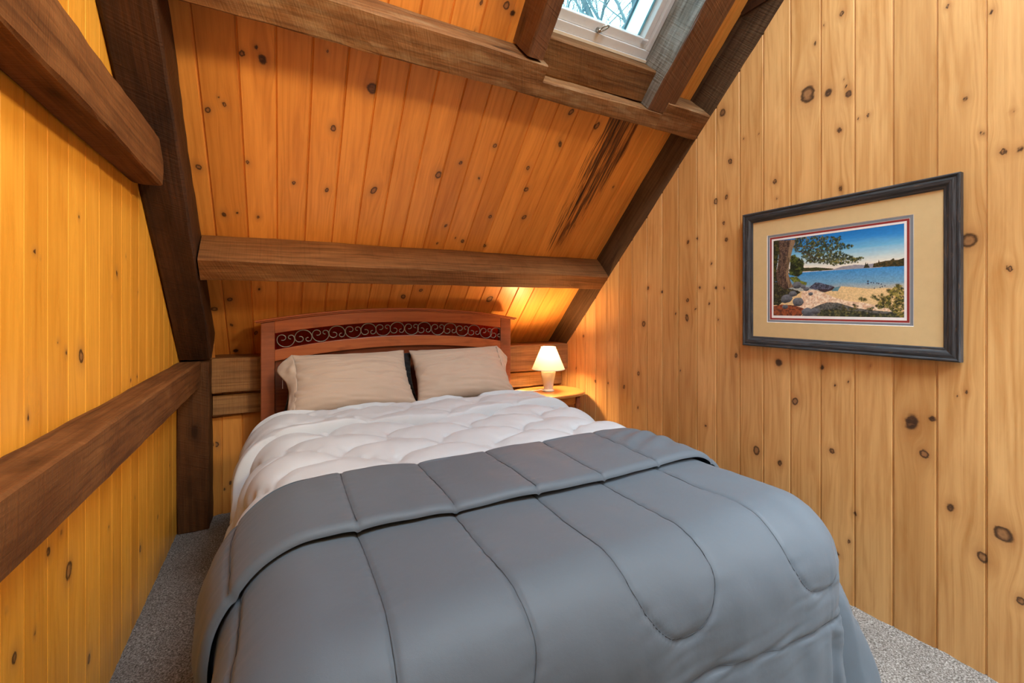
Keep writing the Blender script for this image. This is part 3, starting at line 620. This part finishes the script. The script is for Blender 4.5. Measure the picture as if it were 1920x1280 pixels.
def pillow(name, c, ex, ev, W, Hh, T, mat, label, seed, flap=0, n=90, org=None):
    ex = np.asarray(ex, float); ev = np.asarray(ev, float); en = np.cross(ex, ev); en /= np.linalg.norm(en)
    u = np.linspace(-1, 1, n); v = np.linspace(-1, 1, int(n * .7)); U, Vv = np.meshgrid(u, v)
    th = np.clip(1 - np.abs(U) ** 2.6, 0, 1) ** .55 * np.clip(1 - np.abs(Vv) ** 2.4, 0, 1) ** .55
    pin = 1 - .07 * (1 - Vv ** 2) * np.abs(U) ** 3; pin2 = 1 - .09 * (1 - U ** 2) * np.abs(Vv) ** 3
    px_ = U * W / 2 * pin * (1 + .03 * (-Vv)); py_ = Vv * Hh / 2 * pin2
    out = []
    for sgn in (1, -1):
        d = sgn * T / 2 * th * (1 + .15 * (-Vv))
        edge = np.exp(-((1 - np.abs(U)) / .22) ** 2)
        if sgn > 0:
            d = d + .006 * vn(U * 3 + seed, Vv * 14 + U * 2, 0) * th + .005 * vn(U * 6, Vv * 20, 3) * th * np.exp(-(Vv - .3) ** 2 / .3)
        d = d + edge * .013 * vn(U * 4, Vv * 14 + U * 5 + seed, 1) * (th > 0) + .004 * vn(U * 5 + seed, Vv * 4, 2) * th
        q = np.asarray(c, float) + px_[..., None] * ex + py_[..., None] * ev + d[..., None] * en
        out.append(q)
    nr, nc = U.shape
    V, F = join((out[0].reshape(-1, 3), gridf(nr, nc).tolist()), (out[1].reshape(-1, 3), gridf(nr, nc)[:, ::-1].tolist()))
    o = obj(name, V, F, mat, smooth=True)
    import bmesh
    bm = bmesh.new(); bm.from_mesh(o.data); bmesh.ops.remove_doubles(bm, verts=bm.verts, dist=.0004); bm.to_mesh(o.data); bm.free()
    for p in o.data.polygons: p.use_smooth = True
    if flap:
        # the open end of the pillowcase, an empty cuff beyond the stuffing
        uu = np.linspace(0, 1, 14); vv = np.linspace(-.93, .97, 44); A, Bv = np.meshgrid(uu, vv)
        fx = flap * (W / 2 * (1 - .07 * (1 - Bv ** 2)) * .955 + A * (.035 + .045 * sm(-.2, .75, Bv) * sm(1.35, .8, Bv)))
        fd = T / 2 * .33 * (1 - A) * np.clip(1 - np.abs(Bv) ** 2.4, 0, 1) ** .5 + .02 * A - .035 * A * A + .008 * vn(A * 3, Bv * 6 + seed, 2) - .02 * A * sm(.3, .9, Bv)
        q = np.asarray(c, float) + fx[..., None] * ex + (Bv * Hh / 2 - .05 * A * sm(.1, 1, Bv))[..., None] * ev + fd[..., None] * en
        fo = obj('pillowcase_cuff', q, gridf(44, 14), mat, o, smooth=True)
        s = fo.modifiers.new('solid', 'SOLIDIFY'); s.thickness = .004
    tag(o, label, 'pillow')
    return o
EV = V3(0, .262, .302); EV /= np.linalg.norm(EV)
EN = np.cross(X_, EV)
pc = V3(.372, 2.603, .815) - EN * .055
p1 = pillow('pillow', pc, X_, EV, .655, .405, .18, C_TAUPE, 'taupe pillow on the left, its cuff flaring toward the bedpost', 1, -1)
p2 = pillow('pillow', V3(1.024, 2.600, .818) - EN * .055, V3(1, 0, .008), EV, .63, .40, .18, C_TAUPE, 'taupe pillow on the right, nearest the lamp', 6, 1)
EB = V3(0, .10, .28); EB /= np.linalg.norm(EB)
p3 = pillow('pillow', V3(.385, 2.742, .762), X_, EB, .735, .325, .09, C_BLACK, 'black pillow wedged behind the left taupe pillow', 9)
V, F = box((.012, 2.735, .755), (.014, 2.755, .800)); obj('tag', V - V3(0, 0.0, 0), F, plain('tag_white', (.8, .8, .78), .6), p3, label='small white sewn tag')

# ------------------------------------------------------------------ nightstand and lamp
PINE_N = cherry('nightstand_wood', (.50, .21, .06), (.34, .12, .03), .3)
NX, NY, NZ = 1.735, 2.745, .590
ns = thing('nightstand', (NX, NY, 0), 'small oval wooden nightstand with carved edge in the corner by the bed', 'table')
def oval(z, k, n=96):
    L = []
    for i in range(n):
        t = 2 * PI * i / n; c, s = math.cos(t), math.sin(t)
        rr = (abs(c / .275) ** 2.7 + abs(s / .195) ** 2.7) ** (-1 / 2.7)
        sc = 1 + .02 * math.cos(t * 2) * 0 - .018 * (abs(math.sin(4.5 * t)) ** 6) * (abs(c) > .82)
        L.append((NX + (rr * sc + k) * c, NY + (rr * sc + k) * s, z))
    return L
V, F = loft([oval(NZ - .024, -.012), oval(NZ - .020, -.002), oval(NZ - .008, 0), oval(NZ - .003, -.004), oval(NZ, -.012)])
top_ = obj('tabletop', V, F, PINE_N, ns)
V, F = loft([oval(NZ - .085, -.065), oval(NZ - .0245, -.060)]); obj('apron', V, F, PINE_N, ns)
lp = [(.013, 0), (.016, .03), (.012, .06), (.019, .10), (.012, .14), (.017, .22), (.021, .30), (.015, .37), (.012, .40), (.020, .425), (.013, .445), (.016, .47), (.022, .50), (.022, .566)]
for dx, dy in ((.185, -.105), (-.185, -.105), (.185, .105), (-.185, .105)):
    V, F = lathe(lp, (NX + dx, NY + dy, 0), 20); obj('leg', V, F, CHV, ns, smooth=True)
g = G('lamp_ceramic'); v = g.obj(); f = g.noise(v, 30, 2); g.bsdf(g.mix(f, (.34, .335, .32), (.40, .39, .375)), .22, .5); CER = g.m
lamp = thing('table_lamp', (NX, NY - .005, NZ), 'lit white ceramic table lamp with cream cone shade on the nightstand', 'lamp')
LX, LY = NX, NY - .005
V, F = lathe([(.001, .0005), (.042, .0005), (.044, .006), (.042, .013), (.034, .017), (.0325, .022), (.036, .045), (.043, .08), (.050, .115), (.053, .140), (.0525, .152), (.047, .160), (.020, .164), (.014, .17), (.014, .185), (.001, .186)], (LX, LY, NZ), 48); obj('lamp_base', V, F, CER, lamp, smooth=True)
g = G('lamp_shade_cloth'); v = g.obj(); f = g.noise(v, 500, 2); c = g.mix(f, (.62, .55, .42), (.70, .63, .50))
dfn = g.n('ShaderNodeBsdfDiffuse'); g.l(c, dfn.inputs[0]); trl = g.n('ShaderNodeBsdfTranslucent'); g.l(c, trl.inputs[0]); mx = g.n('ShaderNodeMixShader'); mx.inputs[0].default_value = .045; g.l(dfn.outputs[0], mx.inputs[1]); g.l(trl.outputs[0], mx.inputs[2]); g.l(mx.outputs[0], g.out.inputs[0]); SHADE = g.m
V, F = lathe([(.119, .163), (.117, .170), (.054, .318), (.053, .322)], (LX, LY, NZ), 56, cap=False); obj('lamp_shade', V, F, SHADE, lamp, smooth=True)
rim = lambda r, z: tube([(LX + r * math.cos(t), LY + r * math.sin(t), NZ + z) for t in np.linspace(0, 2 * PI, 57)], .0022, 6)
_b = plain('shade_binding', (.62, .55, .46), .7)
for r_, z_ in ((.119, .163), (.053, .322)): obj('shade_trim', *rim(r_, z_), _b, lamp, smooth=True)
g = G('bulb_light'); em = g.n('ShaderNodeEmission'); em.inputs[0].default_value = (1, .62, .28, 1); em.inputs[1].default_value = 620; g.l(em.outputs[0], g.out.inputs[0]); BULB = g.m
V, F = lathe([(.001, .19), (.012, .19), (.014, .235), (.026, .262), (.029, .282), (.022, .302), (.001, .312)], (LX, LY, NZ), 20, cap=False); obj('bulb', V, F, BULB, lamp, smooth=True)
cd = [(LX - .038, LY - .0, NZ + .004), (LX - .055, LY + .01, NZ + .014), (LX - .08, LY + .02, NZ + .010), (LX - .12, LY + .05, NZ + .004), (LX - .20, LY + .12, NZ + .003)]
def spl(p, n=8):
    p = np.asarray(p, float); o = []
    for i in range(len(p) - 1):
        p0, p1, p2, p3 = p[max(i - 1, 0)], p[i], p[i + 1], p[min(i + 2, len(p) - 1)]
        for t in np.linspace(0, 1, n, endpoint=False): o.append(.5 * (2 * p1 + (p2 - p0) * t + (2 * p0 - 5 * p1 + 4 * p2 - p3) * t * t + (3 * p1 - p0 - 3 * p2 + p3) * t ** 3))
    o.append(p[-1]); return o
obj('lamp_cord', *tube(spl(cd), .0028, 6), plain('cord_white', (.75, .72, .66), .5), lamp, smooth=True)

# ------------------------------------------------------------------ framed print on the right wall
pic = thing('framed_print', (XR - .004, 1.0125, 1.013), 'framed lakeside print with cream mat and dark distressed frame', 'picture')
PY0, PY1, PZ0, PZ1 = 1.408, .617, 1.015, 1.656       # left/right as seen, bottom/top
g = G('frame_wood'); x, y, z = g.sep(g.attr('tc').outputs['Vector'])
wv = g.noise(g.comb(g.math('MULTIPLY', x, 8.), g.math('MULTIPLY', y, 160.), g.math('MULTIPLY', z, 160.)), 1, 4, .6, 1.2)
w2 = g.noise(g.comb(g.math('MULTIPLY', x, 20.), g.math('MULTIPLY', y, 90.), g.math('MULTIPLY', z, 40.)), 1, 3, .6, .8)
c = g.mix(g.rng(wv, .35, .65, 0, 1), (.012, .014, .016), (.055, .06, .066)); c = g.mix(g.rng(w2, .6, .72, 0, .6), c, (.13, .085, .055))
g.bsdf(c, .45, .4, g.bump(wv, .003, .6)); FRM = g.m
prof = [(0, .002), (0, .024), (.004, .027), (.008, .026), (.011, .023), (.020, .025), (.030, .023), (.038, .017), (.044, .0165), (.047, .014), (.047, .006)]
VV = []; FF = []; TC = []
cor = [(PY0, PZ0), (PY1, PZ0), (PY1, PZ1), (PY0, PZ1)]
for k in range(4):
    a, b = cor[k], cor[(k + 1) % 4]; ca = (1.0125, (PZ0 + PZ1) / 2); ss = []; tt = []
    for e in (a, b):
        sy = -1 if e[0] > ca[0] else 1; sz = -1 if e[1] > ca[1] else 1; L = []; T_ = []
        for w, d in prof:
            yy, zz = e[0] + sy * w, e[1] + sz * w; L.append((XR - .004 - d, yy, zz)); T_.append(((yy if k % 2 == 0 else zz) + k * 3, w, d))
        ss.append(L); tt.append(T_)
    o_ = len(VV) * 0 + sum(len(q) for q in VV); m = len(prof)
    VV.append(np.array(ss[0] + ss[1])); TC.append(np.array(tt[0] + tt[1]))
    FF += [(o_ + i, o_ + i + 1, o_ + m + i + 1, o_ + m + i) for i in range(m - 1)]
obj('frame', np.concatenate(VV), FF, FRM, pic, smooth=False, attrs={'tc': ('FLOAT_VECTOR', np.concatenate(TC))})
def ring(y0, y1, z0, z1, iy0, iy1, iz0, iz1, x, xi=None):
    xi = x if xi is None else xi
    V = [(x, y0, z0), (x, y1, z0), (x, y1, z1), (x, y0, z1), (xi, iy0, iz0), (xi, iy1, iz0), (xi, iy1, iz1), (xi, iy0, iz1)]
    return np.array(V, float), [(i, (i + 1) % 4, 4 + (i + 1) % 4, 4 + i) for i in range(4)]
MO = (1.292, .746, 1.131, 1.539)
xm = XR - .0145
V, F = ring(PY0 - .04, PY1 + .04, PZ0 + .04, PZ1 - .04, *MO, xm); obj('mat_board', V, F, plain('mat_cream', (.62, .46, .23), .8, .2), pic, label='cream mat board')
def inset(q, k): return (q[0] - k, q[1] + k, q[2] + k, q[3] - k)
cols = [((.80, .78, .72), .002, .0008), ((.20, .22, .24), .009, .0004), ((.55, .50, .48), .002, .0004), ((.27, .035, .03), .008, .0004)]
q0 = MO; xx = xm; nm = ['mat_bevel', 'grey_mat', 'inner_bevel', 'red_mat']
for (cl, w, dx), n_ in zip(cols, nm):
    q1 = inset(q0, w); obj(n_, *ring(*q0, *q1, xx, xx + dx), plain(n_, cl, .8, .2), pic); q0 = q1; xx += dx
PR = (1.263, .775, 1.163, 1.510)
obj('print_border', *ring(*q0, *PR, xx, xx + .0003), plain('print_paper', (.80, .79, .77), .7, .2), pic)
S = dict(
    trunk=[(0.033, 1.0), (0.214, 0.98), (0.179, 0.871), (0.16, 0.76), (0.143, 0.626), (0.141, 0.535), (0.16, 0.442), (0.186, 0.372), (0.103, 0.343), (0.037, 0.428), (0.024, 0.546), (0.044, 0.707), (0.052, 0.857)],
    hill=[(0.51, 0.562), (0.583, 0.591), (0.678, 0.6), (0.74, 0.589), (0.799, 0.599), (0.852, 0.585), (0.852, 0.548), (0.523, 0.556)],
    forestR=[(0.799, 0.557), (0.806, 0.599), (0.835, 0.605), (0.839, 0.635), (0.846, 0.609), (0.886, 0.619), (0.913, 0.62), (0.935, 0.643), (0.942, 0.617), (0.968, 0.62), (0.989, 0.629), (1.01, 0.641), (1.01, 0.547)],
    island=[(0.737, 0.557), (0.746, 0.588), (0.752, 0.621), (0.758, 0.592), (0.766, 0.615), (0.77, 0.583), (0.779, 0.557)],
    forestL=[(0.267, 0.565), (0.263, 0.61), (0.319, 0.606), (0.385, 0.603), (0.441, 0.59), (0.51, 0.574), (0.525, 0.562), (0.413, 0.557)],
    sand=[(0.327, 0.326), (0.427, 0.289), (0.55, 0.32), (0.576, 0.358), (0.678, 0.339), (0.77, 0.317), (0.886, 0.322), (1.01, 0.297), (1.01, -0.01), (-.01, -0.01), (-.01, 0.195), (0.19, 0.304)],
    path=[(0.259, 0.313), (0.356, 0.33), (0.441, 0.288), (0.523, 0.227), (0.615, 0.184), (0.74, 0.161), (0.913, 0.102), (0.968, 0.055), (0.678, 0.102), (0.537, 0.169), (0.441, 0.155), (0.356, 0.101), (0.282, 0.057), (0.19, 0.101), (0.252, 0.213)],
    shadow=[(0.252, -.01), (0.29, 0.057), (0.385, 0.128), (0.469, 0.17), (0.55, 0.164), (0.615, 0.132), (0.678, 0.102), (0.799, 0.077), (0.886, 0.064), (1.01, 0.056), (1.01, -0.01)],
    boat=[(0.318, 0.352), (0.349, 0.39), (0.374, 0.418), (0.413, 0.411), (0.469, 0.383), (0.513, 0.366), (0.523, 0.348), (0.483, 0.324), (0.413, 0.329), (0.37, 0.327)],
    boatd=[(0.385, 0.333), (0.483, 0.326), (0.513, 0.359), (0.527, 0.351), (0.51, 0.317), (0.448, 0.291), (0.413, 0.306)],
    boatt=[(0.503, 0.302), (0.527, 0.348), (0.57, 0.356), (0.55, 0.301)],
    red=[(-.01, 0.124), (0.078, 0.147), (0.19, 0.135), (0.267, 0.101), (0.304, 0.074), (0.267, 0.024), (0.244, -.01), (-.01, -0.01)],
    bushL=[(-.01, 0.477), (0.045, 0.427), (0.151, 0.352), (0.214, 0.326), (0.252, 0.302), (0.214, 0.27), (0.151, 0.283), (0.111, 0.239), (0.062, 0.147), (-.01, 0.136)],
    bushM=[(0.16, 0.76), (0.19, 0.779), (0.229, 0.728), (0.267, 0.701), (0.275, 0.633), (0.267, 0.568), (0.252, 0.525), (0.206, 0.506), (0.151, 0.534)],
    shrub=[(0.143, 0.5), (0.214, 0.506), (0.252, 0.447), (0.304, 0.421), (0.297, 0.388), (0.244, 0.397), (0.19, 0.429)],
    foli=[(0.202, 0.997), (0.385, 0.99), (0.441, 0.975), (0.51, 0.953), (0.57, 0.946), (0.583, 0.907), (0.543, 0.883), (0.615, 0.85), (0.666, 0.82), (0.653, 0.792), (0.583, 0.799), (0.53, 0.781), (0.596, 0.761), (0.615, 0.727), (0.678, 0.687), (0.746, 0.682), (0.716, 0.642), (0.647, 0.63), (0.583, 0.618), (0.53, 0.604), (0.489, 0.624), (0.441, 0.635), (0.385, 0.664), (0.297, 0.68), (0.29, 0.72), (0.267, 0.779), (0.214, 0.82), (0.19, 0.869)],
    leftf=[(-.01, 1.01), (0.045, 1.01), (0.054, 0.869), (0.037, 0.708), (0.024, 0.546), (0.037, 0.451), (-.01, 0.477)],
    bushR=[(1.01, 0.316), (0.957, 0.356), (0.924, 0.311), (0.891, 0.293), (0.924, 0.254), (0.857, 0.199), (0.823, 0.131), (0.834, 0.092), (0.886, 0.112), (0.913, 0.074), (1.01, -0.01)],
    ground=[(0.427, 0.08), (0.55, 0.091), (0.615, 0.071), (0.74, 0.062), (0.829, 0.034), (0.913, 0.045), (1.01, 0.037), (1.01, -0.01), (0.385, -0.01)])
def painting():
    nu, nv = 380, 270; asp = (PR[0] - PR[1]) / (PR[3] - PR[2])
    U, Vv = np.meshgrid(np.linspace(0, 1, nu), np.linspace(0, 1, nv)); C = np.zeros((nv, nu, 3)); r = np.random.RandomState(3)
    lin = lambda *c: np.array([(k / 255 / 12.92 if k < 11 else ((k / 255 + .055) / 1.055) ** 2.4) for k in c])
    st = [0, .29, .30, .40, .55, .5601, .62, .70, .80, .9, 1]
    sk = [lin(*c) for c in ((205, 175, 120), (215, 185, 130), (190, 180, 150), (110, 160, 190), (60, 140, 200), (236, 222, 205), (226, 226, 212), (180, 210, 216), (110, 180, 216), (45, 135, 205), (20, 115, 190))]
    for k in range(3): C[..., k] = np.interp(Vv + .012 * vn(U * 5, Vv * 40, 1) * (np.abs(Vv - .56) > .02), st, [c[k] for c in sk])
    def inside(pl):
        m = np.zeros(U.shape, bool); n = len(pl)
        for i in range(n):
            (x1, y1), (x2, y2) = pl[i], pl[(i + 1) % n]
            if y1 == y2: continue
            m ^= ((y1 > Vv) != (y2 > Vv)) & (U < (x2 - x1) * (Vv - y1) / (y2 - y1) + x1)
        return m
    def fill(k, c, var=.12, fr=60, c2=None, al=1.):
        m = inside(S[k]); n = vn(U * fr * asp, Vv * fr, 2); c = lin(*c); c2 = c * .5 if c2 is None else lin(*c2)
        t = np.clip(.5 + n * .9, 0, 1)[..., None] * (1 if var > .2 else var * 2); q = c * (1 - t) + c2 * t; C[m] = C[m] * (1 - al) + q[m] * al; return m
    def dab(x, y, rad, c, ragged=.5):
        d = np.hypot((U - x) * asp, Vv - y); a = np.arctan2(Vv - y, (U - x) * asp); m = d < rad * (1 - ragged * (.5 + .5 * np.sin(a * 7 + x * 90))); C[m] = lin(*c)
    def dabs(k, n, rad, pal, ragged=.5, ks=None):
        m = inside(S[k]); idx = np.argwhere(m); 
        for i in r.randint(0, len(idx), n):
            yv, xv = idx[i]; dab(U[yv, xv], Vv[yv, xv], rad * r.uniform(.5, 1.2), pal[r.randint(len(pal))], ragged)
    fill('hill', (150, 150, 158)); fill('forestL', (70, 75, 45), .4, 90); fill('forestR', (85, 70, 38), .4, 90, (40, 45, 28)); fill('island', (60, 60, 42), .3, 90)
    fill('sand', (226, 196, 142), .1, 20, (205, 170, 115)); fill('path', (240, 220, 192), .3, 60, (214, 178, 146)); fill('shadow', (105, 105, 100), .4, 70, (65, 68, 66)); fill('red', (150, 82, 50), .4, 60, (90, 50, 40))
    fill('boat', (92, 98, 118), .5, 120, (45, 50, 62)); fill('boatd', (66, 52, 56), .2, 80); fill('boatt', (98, 140, 150))
    fill('bushM', (58, 68, 34), .5, 70, (26, 36, 24)); dabs('bushM', 120, .022, [(82, 94, 40), (40, 54, 28), (24, 34, 24)])
    fill('shrub', (120, 130, 52), .5, 80, (70, 84, 40)); fill('bushL', (62, 62, 40), .5, 90, (30, 34, 26)); dabs('bushL', 200, .016, [(86, 84, 52), (44, 50, 32), (28, 30, 24), (60, 58, 50)])
    for x, y, q in [(0.123, 0.221, .055), (0.217, 0.393, .042), (0.297, 0.342, .028), (0.225, 0.18, .052), (0.111, 0.115, .028), (0.18, 0.285, .035), (0.334, 0.276, .02), (0.31, 0.05, .05), (0.37, 0.065, .035), (.27, .372, .025)]:
        d = np.hypot((U - x) * asp * .72, Vv - y) / q; m = d < 1 + .12 * vn(U * 30, Vv * 30); C[m] = (lin(112, 118, 126) * (.55 + .45 * np.clip((Vv - y) / q + .3 - .4 * vn(U * 70, Vv * 70, 3), -1, 1))[..., None])[m]
    m = fill('trunk', (112, 92, 74), .5, 100, (66, 52, 50)); stp = m & (U > np.interp(Vv, [.35, .5, .75, 1], [.145, .115, .125, .165])); C[stp] = C[stp] * .5 + lin(165, 140, 105) * .5
    sh = m & (vn(U * 120, Vv * 14, 4) > .35); C[sh] *= .5
    fill('leftf', (52, 58, 34), .5, 60, (30, 36, 26)); dabs('leftf', 60, .02, [(70, 70, 36), (92, 84, 40), (34, 40, 26)])
    dabs('foli', 620, .016, [(44, 58, 40), (32, 46, 38), (62, 74, 44), (40, 52, 46)], .6); dabs('foli', 420, .012, [(86, 96, 46), (60, 72, 42), (36, 48, 38), (110, 108, 52)], .65)
    for _ in range(90):
        dab(r.uniform(.5, .72), r.uniform(.62, .68) + .0, .012, [(104, 106, 48), (60, 70, 38), (128, 118, 56)][r.randint(3)], .6) if r.rand() < .5 else dab(r.uniform(.22, .5), r.uniform(.66, .78), .014, [(52, 62, 42), (84, 90, 50)][r.randint(2)], .6)
    for x, y, x2, y2 in ((.2, .82, .45, .70), (.2, .88, .52, .80), (.3, .78, .36, .68)):
        for t in np.linspace(0, 1, 60): dab(x + (x2 - x) * t, y + (y2 - y) * t + .02 * math.sin(t * 6), .005, (70, 60, 52), 0)
    fill('ground', (70, 78, 58), .5, 90, (40, 46, 36)); dabs('ground', 160, .015, [(88, 92, 58), (50, 56, 40), (36, 42, 34), (110, 106, 66)], .7)
    dabs('bushR', 330, .017, [(120, 112, 52), (74, 78, 38), (44, 48, 28), (150, 136, 66), (58, 62, 36)], .75)
    for x, y in [(0.716, 0.197), (0.752, 0.191), (0.794, 0.229), (0.811, 0.224), (0.852, 0.237), (0.863, 0.218), (0.666, 0.132), (0.653, 0.102), (0.685, 0.107), (0.576, 0.112), (0.602, 0.091), (0.794, 0.092), (0.776, 0.097), (0.834, 0.121), (0.88, 0.179), (.735, .205), (.83, .2)]:
        for _ in range(5): dab(x + r.uniform(-.014, .014), y + r.uniform(-.018, .018), .015, [(70, 70, 40), (100, 96, 50), (48, 50, 32)][r.randint(3)], .8)
    for i, (x, y) in enumerate([(0.767, 0.403), (0.767, 0.378), (0.788, 0.387), (0.805, 0.383), (0.826, 0.379), (0.839, 0.373), (0.856, 0.365), (0.863, 0.338), (0.88, 0.344), (0.849, 0.329), (0.811, 0.322)]): dab(x, y, .012 if i < 2 else .008, (60, 66, 84), .3)
    C *= (1 + .16 * vn(U * 150, Vv * 110, 3) * (Vv < .56) + .05 * vn(U * 60, Vv * 90, 2))[..., None]
    pts = np.stack([np.full(U.shape, xx + .0006), PR[0] + (PR[1] - PR[0]) * U, PR[2] + (PR[3] - PR[2]) * Vv], -1)
    g = G('lake_print'); a = g.attr('paint'); g.bsdf(a.outputs['Color'], .5, .3)
    o = obj('print', pts, gridf(nv, nu), g.m, pic, attrs={'paint': ('FLOAT_COLOR', np.concatenate([C, np.ones((nv, nu, 1))], -1))}); o['label'] = 'painted lake shore with a leaning pine'
painting()
V, F = box((XR - .0035, PY1 + .02, PZ0 + .02), (XR - .0015, PY0 - .02, PZ1 - .02)); obj('backing', V, F, plain('kraft_back', (.25, .17, .10), .9), pic)

# ------------------------------------------------------------------ light
w = bpy.data.worlds.new('World'); SC.world = w; w.use_nodes = True; nt = w.node_tree; nt.nodes.clear()
out = nt.nodes.new('ShaderNodeOutputWorld'); bg = nt.nodes.new('ShaderNodeBackground'); tc = nt.nodes.new('ShaderNodeTexCoord'); ns_ = nt.nodes.new('ShaderNodeTexNoise'); cr_ = nt.nodes.new('ShaderNodeValToRGB')
ns_.inputs['Scale'].default_value = 2.2; ns_.inputs['Detail'].default_value = 4
nt.links.new(tc.outputs['Generated'], ns_.inputs['Vector']); nt.links.new(ns_.outputs['Fac'], cr_.inputs[0])
cr_.color_ramp.elements[0].position = .35; cr_.color_ramp.elements[0].color = (.72, .88, 1, 1); cr_.color_ramp.elements[1].position = .62; cr_.color_ramp.elements[1].color = (.88, .97, 1, 1)
nt.links.new(cr_.outputs[0], bg.inputs[0]); bg.inputs[1].default_value = 5.0; nt.links.new(bg.outputs[0], out.inputs[0])
def area(name, loc, aim, size, power, col, sy=None):
    L = bpy.data.lights.new(name, 'AREA'); L.energy = power; L.color = col; L.size = size
    if sy: L.shape = 'RECTANGLE'; L.size_y = sy
    o = bpy.data.objects.new(name, L); COL.objects.link(o); o.location = loc
    o.rotation_euler = (Vector(aim) - Vector(loc)).to_track_quat('-Z', 'Y').to_euler(); return o
area('high_cool_fill', (1.35, .05, 3.6), (1.15, 1.3, .7), 1.2, 88, (.70, .86, 1.0), .8)  # added cool fill high inside the room; no window stands here
def spot(name, loc, aim, power, col, deg):
    L = bpy.data.lights.new(name, 'SPOT'); L.energy = power; L.color = col; L.spot_size = math.radians(deg); L.spot_blend = 1.; L.shadow_soft_size = .12
    o = bpy.data.objects.new(name, L); COL.objects.link(o); o.location = loc
    o.rotation_euler = (Vector(aim) - Vector(loc)).to_track_quat('-Z', 'Y').to_euler(); return o
spot('warm_fill_spot', (1.3, -.3, 2.35), (-.487, 1.75, 1.5), 170, (1, .80, .52), 58)  # unseen warm spot, added to brighten the left wall
spot('warm_fill_spot', (.5, -.4, 2.2), (.6, 2.3, 1.95), 60, (1, .82, .58), 60)  # unseen warm spot, added to lift the ceiling boards
area('floor_cool_fill', (1.72, -.5, 1.9), (1.75, .75, 0), .5, 9, (.80, .91, 1.0), .5).data.spread = math.radians(70)  # added cool fill, laying a daylight patch on the right-hand carpet

# ------------------------------------------------------------------ camera
cam = bpy.data.cameras.new('Camera'); cam.sensor_width = 36; cam.lens = 830.4 / 1920 * 36; cam.shift_y = -(640 - 576.4) / 1920; cam.clip_start = .02; cam.clip_end = 200
co = bpy.data.objects.new('Camera', cam); COL.objects.link(co); co.location = (0, 0, 1.2); co.rotation_euler = (PI / 2, 0, -.48262); SC.camera = co
SC.view_settings.view_transform = 'Standard'; SC.view_settings.look = 'None'; SC.view_settings.gamma = 1; SC.view_settings.exposure = 0.3
SC.view_settings.use_curve_mapping = False
SC.cycles.use_denoising = True
SC.cycles.max_bounces = 8; SC.cycles.transparent_max_bounces = 12
